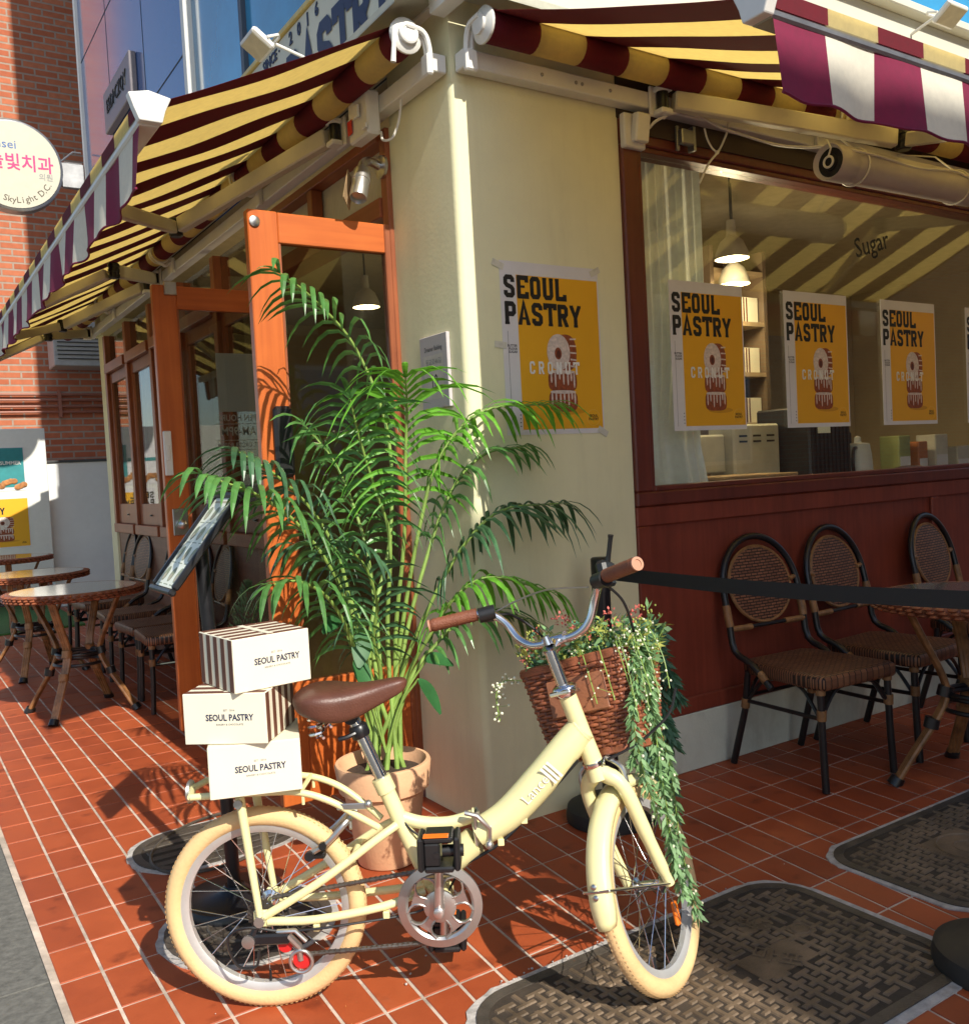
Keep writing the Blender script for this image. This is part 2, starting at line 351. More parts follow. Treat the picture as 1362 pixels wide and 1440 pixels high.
def arc(cx, cy, r, a0, a1, n=16): return [(cx+r*math.cos(R_(a0+(a1-a0)*i/n)), cy+r*math.sin(R_(a0+(a1-a0)*i/n))) for i in range(n+1)]
def rrect(x0, y0, x1, y1, r, n=6):
    return arc(x1-r, y1-r, r, 0, 90, n)+arc(x0+r, y1-r, r, 90, 180, n)+arc(x0+r, y0+r, r, 180, 270, n)+arc(x1-r, y0+r, r, 270, 360, n)
def ell(cx, cy, rx, ry, n=32): return [(cx+rx*math.cos(2*math.pi*i/n), cy+ry*math.sin(2*math.pi*i/n)) for i in range(n)]

# ---- lettering: slab stencil glyphs drawn as ribbons, and plain text turned into mesh
_O = [(.1,.2),(.1,.82),(.18,.925),(.44,.925),(.52,.82),(.52,.18),(.44,.075),(.18,.075),(.1,.18),(.1,.25)]
GL = {
 'S': [[(.52,.70),(.52,.84),(.44,.925),(.18,.925),(.1,.84),(.1,.64),(.18,.55),(.44,.46),(.52,.37),(.52,.16),(.44,.075),(.18,.075),(.1,.16),(.1,.30)]],
 'E': [[(.1,0),(.1,1)],[(.0,.94),(.58,.94),(.58,.72)],[(.1,.52),(.46,.52)],[(.0,.06),(.58,.06),(.58,.28)]],
 'O': [_O], 'D': [[(.1,0),(.1,1)],[(.0,.925),(.42,.925),(.52,.82),(.52,.18),(.42,.075),(.0,.075)]],
 'U': [[(.1,1),(.1,.18),(.18,.075),(.44,.075),(.52,.18),(.52,1)],[(-.03,.965),(.23,.965)],[(.39,.965),(.65,.965)]],
 'L': [[(.1,0),(.1,1)],[(-.03,.965),(.23,.965)],[(.0,.06),(.57,.06),(.57,.28)]],
 'P': [[(.1,0),(.1,1)],[(.0,.925),(.43,.925),(.52,.83),(.52,.55),(.43,.46),(.1,.46)],[(-.03,.035),(.24,.035)]],
 'A': [[(.06,0),(.31,.98),(.56,0)],[(.16,.28),(.46,.28)],[(-.05,.035),(.17,.035)],[(.45,.035),(.67,.035)]],
 'T': [[(.02,.74),(.02,.94),(.62,.94),(.62,.74)],[(.32,0),(.32,.94)],[(.18,.035),(.46,.035)]],
 'R': [[(.1,0),(.1,1)],[(.0,.925),(.43,.925),(.52,.83),(.52,.58),(.43,.49),(.1,.49)],[(.32,.47),(.54,0)],[(-.03,.035),(.24,.035)],[(.45,.035),(.64,.035)]],
 'Y': [[(.05,1),(.31,.44),(.57,1)],[(.31,0),(.31,.46)],[(-.05,.965),(.17,.965)],[(.45,.965),(.67,.965)],[(.18,.035),(.44,.035)]],
 'C': [[(.52,.68),(.52,.84),(.44,.925),(.18,.925),(.1,.82),(.1,.18),(.18,.075),(.44,.075),(.52,.16),(.52,.32)]],
 'N': [[(.1,0),(.1,1)],[(.52,0),(.52,1)],[(.1,.98),(.52,.02)],[(-.03,.035),(.22,.035)]],
}
def ribbon(p, t):
    L = []; Rr = []; n = len(p)
    for i in range(n):
        a = Vector((*p[max(i-1,0)], 0)); b = Vector((*p[i], 0)); c = Vector((*p[min(i+1,n-1)], 0))
        d1 = (b-a).normalized() if i else (c-b).normalized(); d2 = (c-b).normalized() if i < n-1 else d1
        n1 = Vector((-d1.y, d1.x, 0)); m = (n1+Vector((-d2.y, d2.x, 0))); m = m.normalized() if m.length > 1e-4 else n1
        k = t/2/max(.45, m.dot(n1)); L.append(b+m*k); Rr.append(b-m*k)
    return L, Rr
def glyph_text(mb, txt, F, h, asp=.8, t=.19, gap=.20, z0=.0004, dz=.00012):
    x = 0.
    for ch in txt:
        if ch == ' ': x += h*asp*.45; continue
        for k, st in enumerate(GL[ch]):
            thin = t*.52 if (len(st) == 2 and abs(st[0][1]-st[1][1]) < .01) else t
            q = [(px*h*asp+x, py*h) for px, py in st]; L, Rr = ribbon(q, thin*h*asp if k or ch in 'SOCU' else t*h*asp)
            zz = z0+dz*k
            vs = [F @ Vector((p.x, p.y, zz)) for p in L+Rr]; n = len(L)
            mb.add(vs, [(i, n+i, n+i+1, i+1) for i in range(n-1)])
        x += h*asp*(.62+gap)
    return x
def text(mb, txt, F, size, align='CENTER', asp=1., bold=0., z=.0005, ext=0.):
    cu = bpy.data.curves.new('text', 'FONT'); cu.body = txt; cu.size = size; cu.align_x = align; cu.align_y = 'CENTER'; cu.offset = bold*size; cu.extrude = ext; cu.resolution_u = 2
    o = bpy.data.objects.new('text', cu); COL.objects.link(o)
    dg = bpy.context.evaluated_depsgraph_get(); me = bpy.data.meshes.new_from_object(o.evaluated_get(dg))
    mb.add([F @ Vector((p.co.x*asp, p.co.y, p.co.z+z+ext)) for p in me.vertices], [tuple(p.vertices) for p in me.polygons])
    bpy.data.objects.remove(o); bpy.data.curves.remove(cu); bpy.data.meshes.remove(me)
def fpoly(mb, F, pts, z): mb.poly([F @ Vector((x, y, z)) for x, y in pts])
def frect(mb, F, x0, y0, x1, y1, z): fpoly(mb, F, [(x0,y0),(x1,y0),(x1,y1),(x0,y1)], z)

# =================================================================== GROUND
mb = MB(); mb.poly([(-900,-900,-.03),(900,-900,-.03),(900,900,-.03),(-900,900,-.03)])
tag(mb.build('ground', mat('far_asphalt', (.11,.11,.105), .9, var=.2), smooth=0), kind='structure')
mb = MB(); mb.box((-1.476,-6,-.028),(7,12,-.0028))
tag(mb.build('pavement_bed', GROUT, smooth=0), kind='structure')
# tiles laid in fanning courses, each with its own tone
TILEM = bpy.data.materials.new('terracotta_paving_tile'); TILEM.use_nodes = True
nt = TILEM.node_tree; b = nt.nodes['Principled BSDF']; at = nt.nodes.new('ShaderNodeAttribute'); at.attribute_name = 'tone'
tc = nt.nodes.new('ShaderNodeTexCoord'); nz = nt.nodes.new('ShaderNodeTexNoise'); nz.inputs['Scale'].default_value = 5; nz.inputs['Detail'].default_value = 9; nz.inputs['Roughness'].default_value = .7
nt.links.new(tc.outputs['Object'], nz.inputs['Vector'])
n2 = nt.nodes.new('ShaderNodeTexNoise'); n2.inputs['Scale'].default_value = 130; n2.inputs['Detail'].default_value = 3; nt.links.new(tc.outputs['Object'], n2.inputs['Vector'])
cr = nt.nodes.new('ShaderNodeValToRGB'); e = cr.color_ramp.elements
e[0].position = .0; e[0].color = (.235,.040,.012,1); e[1].position = 1.; e[1].color = (.44,.090,.024,1)
a1 = nt.nodes.new('ShaderNodeMath'); a1.operation = 'MULTIPLY_ADD'; a1.inputs[1].default_value = .55
nt.links.new(at.outputs['Fac'], a1.inputs[0])
mr = nt.nodes.new('ShaderNodeMapRange'); mr.inputs['From Min'].default_value = .3; mr.inputs['From Max'].default_value = .7; mr.inputs['To Max'].default_value = .5
nt.links.new(nz.outputs['Fac'], mr.inputs[0]); nt.links.new(mr.outputs[0], a1.inputs[2]); nt.links.new(a1.outputs[0], cr.inputs[0])
# pale scuffs
sc = nt.nodes.new('ShaderNodeValToRGB'); sc.color_ramp.elements[0].position = .60; sc.color_ramp.elements[1].position = .78
n3 = nt.nodes.new('ShaderNodeTexNoise'); n3.inputs['Scale'].default_value = 3.3; n3.inputs['Detail'].default_value = 10; n3.inputs['Roughness'].default_value = .75; nt.links.new(tc.outputs['Object'], n3.inputs['Vector']); nt.links.new(n3.outputs['Fac'], sc.inputs[0])
mx = nt.nodes.new('ShaderNodeMix'); mx.data_type = 'RGBA'; ml = nt.nodes.new('ShaderNodeMath'); ml.operation = 'MULTIPLY'; ml.inputs[1].default_value = .35
nt.links.new(sc.outputs[0], ml.inputs[0]); nt.links.new(ml.outputs[0], mx.inputs[0]); nt.links.new(cr.outputs[0], mx.inputs[6]); mx.inputs[7].default_value = (.40,.16,.09,1)
dk_ = nt.nodes.new('ShaderNodeTexNoise'); dk_.inputs['Scale'].default_value = 9; dk_.inputs['Detail'].default_value = 8; nt.links.new(tc.outputs['Object'], dk_.inputs['Vector'])
dr = nt.nodes.new('ShaderNodeValToRGB'); dr.color_ramp.elements[0].position = .60; dr.color_ramp.elements[0].color = (1,1,1,1); dr.color_ramp.elements[1].position = .74; dr.color_ramp.elements[1].color = (.55,.50,.48,1)
mu_ = nt.nodes.new('ShaderNodeMix'); mu_.data_type = 'RGBA'; mu_.blend_type = 'MULTIPLY'; mu_.inputs[0].default_value = 1
nt.links.new(dk_.outputs['Fac'], dr.inputs[0]); nt.links.new(mx.outputs[2], mu_.inputs[6]); nt.links.new(dr.outputs[0], mu_.inputs[7]); nt.links.new(mu_.outputs[2], b.inputs['Base Color'])
m3 = nt.nodes.new('ShaderNodeMapRange'); m3.inputs['To Min'].default_value = .38; m3.inputs['To Max'].default_value = .72; nt.links.new(nz.outputs['Fac'], m3.inputs[0]); nt.links.new(m3.outputs[0], b.inputs['Roughness'])
bp = nt.nodes.new('ShaderNodeBump'); bp.inputs['Strength'].default_value = .25; bp.inputs['Distance'].default_value = .0015; nt.links.new(n2.outputs['Fac'], bp.inputs['Height']); nt.links.new(bp.outputs[0], b.inputs['Normal'])
def tile_x(k, y):
    k0 = min(k, 20); base = -1.475 + .1115*k0 + (.1225*(k-20) if k > 20 else 0)
    g = 0 if k < 2 else .10*min(1, (k-2)/6)
    return base + g*(max(-3, min(y, .35))+.6) - (0 if k < 2 else .02*min(1, (k-2)/6))
rows = [-6.0+.2215*i for i in range(25)]
rows = [r-rows[-1]-.785 for r in rows] + [-.785+.2235*i for i in range(1, 4)] + [-.115+.2045*i for i in range(1, 45)]
mb = MB(); tones = []; G2 = .0044
for j in range(len(rows)-1):
    y0, y1 = rows[j]+G2*.9, rows[j+1]-G2*.9
    for k in range(0, 64):
        if y0 > .05 and k > 17: continue
        if y1 < -3.2 and k > 40: continue
        x = [tile_x(k,y0)+G2, tile_x(k+1,y0)-G2, tile_x(k+1,y1)-G2, tile_x(k,y1)+G2]
        yy = [y0,y0,y1,y1]; jz = random.uniform(-.0006,.0006); c = .0016
        top = [(x[0]+c,y0+c,jz),(x[1]-c,y0+c,jz),(x[2]-c,y1-c,jz),(x[3]+c,y1-c,jz)]
        bot = [(x[i],yy[i],-.006) for i in range(4)]; mid = [(x[i],yy[i],jz-.0016) for i in range(4)]
        mb.add(top+mid+bot, [(0,1,2,3)]+[(4+i,4+(i+1)%4,(i+1)%4,i) for i in range(4)]+[(8+i,8+(i+1)%4,4+(i+1)%4,4+i) for i in range(4)])
        tones += [min(1, max(0, random.gauss(.50,.26)))]*9
o = mb.build('tiled_pavement', TILEM, smooth=0)
at_ = o.data.attributes.new('tone', 'FLOAT', 'FACE'); at_.data.foreach_set('value', tones)
tag(o, kind='structure')
# grey stone roadside paving beyond the tile edge
mb = MB(); ys = [-7,-3.3,-1.55,-.08,1.35,2.8,4.3,6.0,8.0,11]
for i in range(len(ys)-1): mb.box((-9, ys[i]+.003, -.028), (-1.492, ys[i+1]-.003, -.002), .002)
tag(mb.build('stone_paving', STONE, smooth=0), kind='structure')
mb = MB(); mb.box((-1.4915,-6,-.028),(-1.4765,11,.0006)); tag(mb.build('edge_joint', GROUT, smooth=0), kind='structure')
mb = MB(); mb.box((-4.,7.05,.001),(-.15,9.6,.02)); tag(mb.build('artificial_grass', GRASSM, smooth=0), kind='structure')

# cast iron covers
def cover(name, x0, y0, x1, y1, r, label, deco, rim=.022, it=IRONTOP):
    t = thing(name, ((x0+x1)/2, (y0+y1)/2, 0), label, 'manhole cover', 'cast iron covers set in the tiles')
    a = MB(); I = Matrix.Identity(4)
    def wob(p, s): return [(x+random.uniform(-s,s), y+random.uniform(-s,s)) for x, y in p]
    a.prism(wob(rrect(x0-rim,y0-rim,x1+rim,y1+rim,r+rim,10), .006), -.01, .004); a.build('cement_rim', CEMENT, t, 0)
    a = MB(); o_ = rrect(x0,y0,x1,y1,r,8); i_ = rrect(x0+.03,y0+.03,x1-.03,y1-.03,max(r-.03,.01),8); n = len(o_)
    for z, A_, B_ in ((.008,o_,i_),):
        a.add([(x,y,z) for x,y in A_]+[(x,y,z) for x,y in B_]+[(x,y,.0) for x,y in A_]+[(x,y,.004) for x,y in B_],
              [(i,(i+1)%n,n+(i+1)%n,n+i) for i in range(n)]+[(2*n+i,2*n+(i+1)%n,(i+1)%n,i) for i in range(n)]+[(n+i,n+(i+1)%n,3*n+(i+1)%n,3*n+i) for i in range(n)])
    a.build('frame', IRON, t, 0)
    a = MB(); a.prism(rrect(x0+.03,y0+.03,x1-.03,y1-.03,max(r-.03,.01),8), .0, .0052); pl = a.build('plate', IRONDK, t, 0)
    a = MB(); deco(a); a.build('raised_pattern', it, t, 0)
    return t
def inside(x, y, x0, y0, x1, y1, r):
    dx = max(x0+r-x, 0, x-(x1-r)); dy = max(y0+r-y, 0, y-(y1-r)); return x0 < x < x1 and y0 < y < y1 and dx*dx+dy*dy < r*r if (dx or dy) else True
def weave_deco(x0, y0, x1, y1, r, ang, blanks, p=.0235):
    def f(a):
        cx, cy = (x0+x1)/2, (y0+y1)/2; ca, sa = math.cos(ang), math.sin(ang); N = int(1.0/p)
        for i in range(-N, N):
            for j in range(-N, N):
                # basket-weave of 3:1 bars
                for kind in (0, 1):
                    if kind == 0 and (i+2*j) % 4 == 0: L, B = p*2.65, p*.70
                    elif kind == 1 and (i+2*j) % 4 == 2: L, B = p*.70, p*2.65
                    else: continue
                    u, v = i*p, j*p; X = cx+u*ca-v*sa; Y = cy+u*sa+v*ca
                    if not inside(X, Y, x0+.052, y0+.052, x1-.052, y1-.052, max(r-.05,.01)): continue
                    if any(bx0 < X < bx1 and by0 < Y < by1 for bx0,by0,bx1,by1 in blanks): continue
                    F = Matrix(((ca,-sa,0,X),(sa,ca,0,Y),(0,0,1,0),(0,0,0,1)))
                    if random.random() < .03: continue
                    a.T = F; l, w = L/2*random.uniform(.86,1.02), B/2*random.uniform(.82,1.08)
                    a.add([(-l,-w,.005),(l,-w,.005),(l,w,.005),(-l,w,.005),(-l+.0025,-w+.0025,.0095),(l-.0025,-w+.0025,.0092),(l-.0025,w-.0025,.0096),(-l+.0025,w-.0025,.0093)],
                          [(4,5,6,7),(0,1,5,4),(1,2,6,5),(2,3,7,6),(3,0,4,7)])
        a.T = Matrix.Identity(4)
        for bx0,by0,bx1,by1 in blanks: a.prism(rrect(bx0+.006,by0+.006,bx1-.006,by1-.006,.012,4), .0052, .0082)
    return f
bl = [(-.02,-1.28,.20,-1.16),(.12,-1.10,.24,-1.04),(.22,-1.20,.30,-1.12)]
def deco1(a):
    weave_deco(-.70,-1.55,.475,-.885,.15,R_(3),bl)(a)
    F = frame((0,0,.0085),(1,0,0),(0,1,0))
    text(a, '빗물', F @ Matrix.Translation((.18,-1.07,0)) @ Matrix.Rotation(R_(-60),4,'Z'), .055, ext=.0015)
    text(a, '마포', F @ Matrix.Translation((.09,-1.22,0)) @ Matrix.Rotation(R_(-60),4,'Z'), .075, ext=.0015)
    a.torus((.26,-1.16,.0088),(0,0,1),.026,.0022,20,5)
cover('manhole_cover', -.70,-1.55,.475,-.885,.15, 'rounded iron cover with woven pattern under the front bicycle wheel', deco1)
cover('manhole_cover', .70,-1.42,1.95,-.885,.12, 'shaded iron cover with round lettered seal beside the cafe table foot', lambda a: (weave_deco(.70,-1.42,1.95,-.885,.12,R_(2),[(1.0,-1.28,1.24,-1.04)])(a), a.torus((1.12,-1.16,.0085),(0,0,1),.105,.004,36,5), a.torus((1.12,-1.16,.0085),(0,0,1),.05,.003,28,5)))
def slots(a):
    for i in range(6):
        y = .425+.06*i
        for s in (-1, 1): a.box((-.82+s*.015,y,.005),(-.82+s*(.25 if 0 < i < 5 else .17),y+.034,.0095), .002)
    a.torus((-.82,.595,.0085),(0,0,1),.295,.006,48,6,1,.72)
cover('drain_grate', -1.12,.40,-.52,.80,.19, 'oval slotted drain grate behind the rear bicycle wheel', slots, .022, IRON)
def rings(a):
    for r_ in (.06,.12,.19): a.torus((-.945,-.11,.007),(0,0,1),r_,.005,40,6)
    for i in range(16):
        q = 2*math.pi*i/16; a.tube([(-.945+.075*math.cos(q),-.11+.075*math.sin(q),.006),(-.945+.175*math.cos(q),-.11+.175*math.sin(q),.006)],.004,5)
cover('manhole_cover', -1.19,-.355,-.70,.135,.244, 'round iron cover beneath the menu stand foot', rings, .02, IRON)

gr = MB(); gr.use(CEMENT); _rg = random.Random(9)
for _ in range(170):
    u = _rg.random(); 
    if u < .5: x, y = _rg.uniform(-.55,.34), -.868+_rg.gauss(0,.008)
    elif u < .75: x, y = -.715+_rg.gauss(0,.008), _rg.uniform(-1.5,-1.02)
    else: x, y = _rg.uniform(-1.4,.6), _rg.uniform(-1.6,.2)
    q = _rg.uniform(.0012,.0042); gr.sphere((x,y,.002+q*.5), q, 5, 4, (1,_rg.uniform(.6,1),_rg.uniform(.5,.8)))
tag(gr.build('grit', CEMENT, smooth=0), 'loose pale cement grit scattered along the iron cover edges and tiles', 'grit', kind='stuff')
# =================================================================== BUILDING
bld = thing('shop_building', (0,0,0), 'cream corner bakery building with maroon window wall and orange wooden storefront', 'building')
# rounded corner pillar (plan outline), right face on y=0, left face on x=0
rc = .028
plan = [(0,.478),(0,rc)] + [(rc-rc*math.cos(R_(a)), rc-rc*math.sin(R_(a))) for a in range(15,90,15)] + [(rc,0),(.775,0),(.775,.30),(.35,.478)]
mb = MB(); mb.prism(plan, 0, 2.70); mb.build('pillar', CREAM_WALL, bld, 30)
mb = MB(); mb.prism([(0.006,.478),(0.006,.006),(.775,.006),(.775,.25),(.3,.478)], 2.70, 3.0); mb.build('lintel', CREAM_WALL, bld, 0)
# right: base, panel, window
mb = MB(); mb.box((.775,-.012,0),(6.5,.30,.245), .004); mb.build('base_wall', BASE_WALL, bld, 0)
pan = MB(); pan.box((.777,.004,.245),(6.5,.12,1.14)); pan = pan.build('wood_panel', PANEL, bld, 0)
mb = MB()
mb.box((.777,-.012,.246),(6.5,.0035,.315),.004); mb.box((.777,-.012,1.06),(6.5,.0035,1.139),.004)
mb.box((.777,-.012,.316),(.845,.0035,1.059),.004); mb.box((2.86,-.012,.316),(2.93,.0035,1.059),.004); mb.box((4.9,-.012,.316),(4.98,.0035,1.059),.004)
mb.build('panel_trim', PANEL, pan, 0)
win = MB(); win.box((.777,-.02,1.141),(6.5,.10,1.20),.006); win.box((.777,-.02,1.2005),(.862,.10,2.60),.006); win.box((.777,-.02,2.6005),(6.5,.10,2.70),.006); win.box((4.6,-.02,1.2005),(4.7,.10,2.60),.006)
win = win.build('window_frame', WINFRAME, bld, 0)
mb = MB(); mb.box((.863,-.012,1.2005),(.885,.08,2.58),.003); mb.box((.8855,-.012,1.2005),(4.6,.08,1.222),.003); mb.box((.8855,-.012,2.578),(4.6,.08,2.5995),.003); mb.build('window_bead', WINFRAME, win, 0)
mb = MB(); mb.box((.886,.03,1.2225),(4.599,.038,2.5775)); mb.build('pane', GLASS, win, 0)
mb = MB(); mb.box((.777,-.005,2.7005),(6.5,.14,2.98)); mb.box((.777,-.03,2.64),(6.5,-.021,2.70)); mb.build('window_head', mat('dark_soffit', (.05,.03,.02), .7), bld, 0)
# rails that carry the awnings
mb = MB(); mb.box((.02,-.062,2.735),(7,-.0015,2.800),.004); mb.build('rail', WHITEPAINT, bld, 0)
mb = MB(); mb.box((-.062,.02,2.735),(-.0015,6.4,2.800),.004); mb.build('rail', WHITEPAINT, bld, 0)
mb = MB()
for x in (.36,.52,.55,.69): mb.lathe([(.007,0),(.007,.003),(.003,.006)],(x,-.0622,2.768),(0,-1,0),10)
mb.build('rail_bolt', GREYMETAL, bld)
# fascia bands above the awnings
mb = MB(); mb.box((.0,-.10,3.0),(7,.14,3.455),.004); mb.box((-.03,-.16,3.4555),(7,.14,3.50),.006)
mb.build('fascia', FASCIA, bld, 0)
mb = MB(); mb.box((-.03,.02,2.98),(.10,6.35,3.0)); mb.box((-.06,-.16,2.93),(.0,.02,2.99)); mb.build('fascia_flashing', WHITEPAINT, bld, 0)
# upper storeys: granite and blue curtain glass
mb = MB(); mb.box((.02,3.06,3.0),(.3,6.25,17)); mb.build('granite_cladding', GRANITE, bld, 0)
mb = MB()
for z in (4.05,5.2,6.4): mb.box((.0185,3.06,z),(.0195,6.25,z+.012))
for y in (4.1,5.2): mb.box((.0185,y,3.0),(.0195,y+.012,17))
mb.build('granite_joint', BLACKINK, bld, 0)
mb = MB(); mb.box((.03,.2,3.505),(.2,2.98,17)); mb.box((.2,.05,3.505),(7,.2,17)); mb.build('curtain_glass', BLUEGLASS, bld, 0)
mb = MB(); mb.box((-.02,2.981,3.2),(.06,3.055,17),.006); mb.build('mullion', WHITEPAINT, bld, 0)
mb = MB()
for y in (2.05,1.1): mb.box((.0,y,3.505),(.0295,y+.035,17))
for z in (4.9,6.2): mb.box((.005,.2,z),(.0292,2.98,z+.03))
for x in (1.2,2.4,3.6,4.8): mb.box((x,.025,3.505),(x+.05,.0495,17))
mb.build('mullion', mat('dark_mullion', (.03,.05,.08), .4), bld, 0)
mb = MB(); mb.box((.3,3.0,3.0),(7,6.25,17)); mb.build('rear_wing', INTDARK, bld, 0)
mb = MB(); mb.box((-.012,6.2505,3.0),(.035,6.29,17),.006); mb.build('edge_trim', WHITEPAINT, bld, 0)
mb = MB(); mb.box((.0,6.03,0),(.5,6.25,2.72)); mb.box((-.02,6.02,2.72),(.5,6.25,3.0)); mb.build('end_column', CREAM_WALL, bld, 0)
# left storefront
mb = MB(); mb.box((.02,1.98,.10),(.10,6.03,.95)); mb.build('storefront_panel', BROWNPANEL, bld, 0)
mb = MB(); mb.box((.0,.478,0),(.2,6.03,.10)); mb.build('threshold', mat('threshold_stone', (.16,.07,.045), .8, var=.3, scale=12), bld, 0)
for y in (.478,1.925): mb = MB(); mb.box((-.02,y,.10),(.10,y+.055,2.70),.004); mb.build('post', SHOPWOOD, bld, 0)
posts = [1.981,2.75,3.55,4.35,5.15,5.95]
for y in posts[1:]: mb = MB(); mb.box((-.012,y,.951),(.09,y+.075,2.70),.004); mb.build('post', SHOPWOOD, bld, 0)
mb = MB(); mb.box((-.03,.5335,2.36),(.10,1.9245,2.44),.004); mb.build('rail', SHOPWOODY, bld, 0)
for a_, b_ in zip([1.981]+[p+.0755 for p in posts[1:-1]], posts[1:]):
    mb = MB(); mb.box((-.03,a_,2.36),(.095,b_-.0005,2.44),.004); mb.build('rail', SHOPWOODY, bld, 0)
    mb = MB(); mb.box((-.035,a_,.951),(.095,b_-.0005,1.03),.004); mb.build('sill', SHOPWOODY, bld, 0)
mb = MB(); mb.box((-.03,.5335,2.6605),(.1,1.9245,2.70),.003); mb.build('rail', SHOPWOODY, bld, 0)
for a_, b_ in zip([1.981]+[p+.0755 for p in posts[1:-1]], posts[1:]):
    b_ -= .0005
    f = MB(); z0, z1 = 1.0305, 2.3595
    f.box((.015,a_,z0),(.06,a_+.06,z1),.003); f.box((.015,b_-.06,z0),(.06,b_,z1),.003); f.box((.017,a_+.0605,z0),(.058,b_-.0605,z0+.17),.003); f.box((.017,a_+.0605,z1-.09),(.058,b_-.0605,z1),.003)
    f = f.build('window', SHOPWOOD, bld, 0)
    p = MB(); p.box((.034,a_+.0608,z0+.1705),(.040,b_-.0608,z1-.0905)); p.build('pane', DARKGLASS, f, 0)
    h_ = MB(); h_.box((.010,(a_+b_)/2-.035,z0+.07),(.0145,(a_+b_)/2+.035,z0+.085)); h_.box((-.001,(a_+b_)/2-.03,z0+.074),(.0095,(a_+b_)/2-.02,z0+.081)); h_.build('latch', BLACKMETAL, f, 0)
    p = MB(); p.box((.034,a_,2.4405),(.040,b_,2.70)); p.build('transom_pane', DARKGLASS, bld, 0)
mb = MB()                                                   # fluted transom over the door
for i in range(86):
    y = .536+i*.0161; mb.tube([(.045,y+.008,2.4405),(.045,y+.008,2.66)],.0085,6)
mb.build('fluted_transom', mat('fluted_film', (.58,.54,.40), .35, var=.05), bld)
mb = MB(); mb.box((-.025,1.21,2.4405),(.03,1.265,2.66),.003); mb.build('transom_post', SHOPWOOD, bld, 0)
# interior shell
mb = MB()
mb.box((.30,5.9,0),(6.4,6.0,2.98)); mb.box((6.4,.2,0),(6.5,6,2.98)); mb.box((.31,.31,-.01),(6.4,5.9,.09)); mb.build('interior_wall', INTWALL, bld, 0)
mb = MB(); mb.box((.11,.145,2.86),(6.4,5.9,2.98)); mb.build('interior_ceiling', mat('interior_ceiling', (.48,.40,.24), .85), bld, 0)
mb = MB(); mb.box((2.7,2.9,.09),(6.39,3.0,2.86)); mb.build('interior_partition', INTWALL, bld, 0)
mb = MB(); mb.box((.2,.5,.0),(.31,.6,2.86)); mb.box((1.0,.5,.09),(1.12,.62,2.86)) if 0 else None
mb.build('inner_jamb', INTDARK, bld, 0)

# the two doors stand open, square to the facade
def door(y, mirror, hinge_lock):
    z0, z1, xl = .10, 2.32, -.60; th = .042
    d = MB(); d.box((xl,y,z0),(xl+.115,y+th,z1),.004); d = d.build('door', DOORWOOD, bld, 0)
    hs = MB(); hs.box((-.042,y,z0),(-.004,y+th,z1),.004); hs.build('hinge_stile', SHOPWOOD, d, 0)
    for za, zb in ((z1-.115,z1-.002),(z0+.002,z0+.46)): r = MB(); r.box((xl+.1155,y+.001,za),(-.0425,y+th-.001,zb),.003); r.build('door_rail', DOORWOODX, d, 0)
    p = MB(); p.box((xl+.1158,y+.018,z0+.4605),(-.0425,y+.024,z1-.1155)); p.build('pane', DARKGLASS, d, 0)
    g = MB(); g.box((xl+.1158,y+.006,z0+.4602),(xl+.124,y+.017,z1-.1157)); g.build('glazing_bead', SHOPWOOD, d, 0)
    return d
d1 = door(.482, 0, 0); d2 = door(1.88, 0, 0)
mb = MB(); mb.box((-.555,.455,1.335),(-.482,.4815,1.60),.012); lk = mb.build('door_lock', BLACKPLASTIC, d1, 40)
mb = MB(); mb.lathe([(.020,0),(.020,.006),(.014,.009)],(-.575,.4815,2.275),(0,-1,0),20); mb.build('pivot_cap', STEEL, d1)
mb = MB(); mb.box((-.597,1.862,1.38),(-.558,1.8795,1.60),.004); mb.box((-.587,1.858,1.455),(-.57,1.8618,1.53),.002); mb.build('door_plate', WHITEPLASTIC, d2, 0)
mb = MB(); mb.box((-.575,1.872,1.08),(-.50,1.8795,1.215),.004); mb.sphere((-.535,1.85,1.135),.024,14,10); mb.build('door_knob', STEEL, d2)
mb = MB(); mb.box((-.545,1.862,2.27),(-.485,1.8795,2.335),.003); mb.build('hinge_plate', STEEL, d2, 0)
F2 = frame((-.235,1.8785+.024,0),(-1,0,0),(0,0,1))
mb = MB()
F3 = frame((-.19,1.897,0),(-1,0,0),(0,0,1))       # lettering faces the street side beyond: seen reversed from here
for t_, z_, s_ in (('OPEN HOURS',1.662,.046),('9AM-9PM',1.592,.064),('LAST ORDER 8:30PM',1.522,.034)): text(mb, t_, F3 @ Matrix.Translation((.0,z_,0)), s_, asp=.82, bold=.012, z=.009)
for z_ in (1.632,1.548,1.497): frect(mb, F3, -.14, z_-.0015, .14, z_+.0015, .009)
mb.build('door_lettering', WHITEINK, d2, 0)

t = thing('paper_notice', (-.19,1.906,1.84), 'blank white paper sheet taped to the glass of the far open door', 'notice')
mb = MB(); mb.box((-.30,1.9045,1.695),(-.075,1.9055,1.995)); mb.build('sheet', PAPER, t, 0)
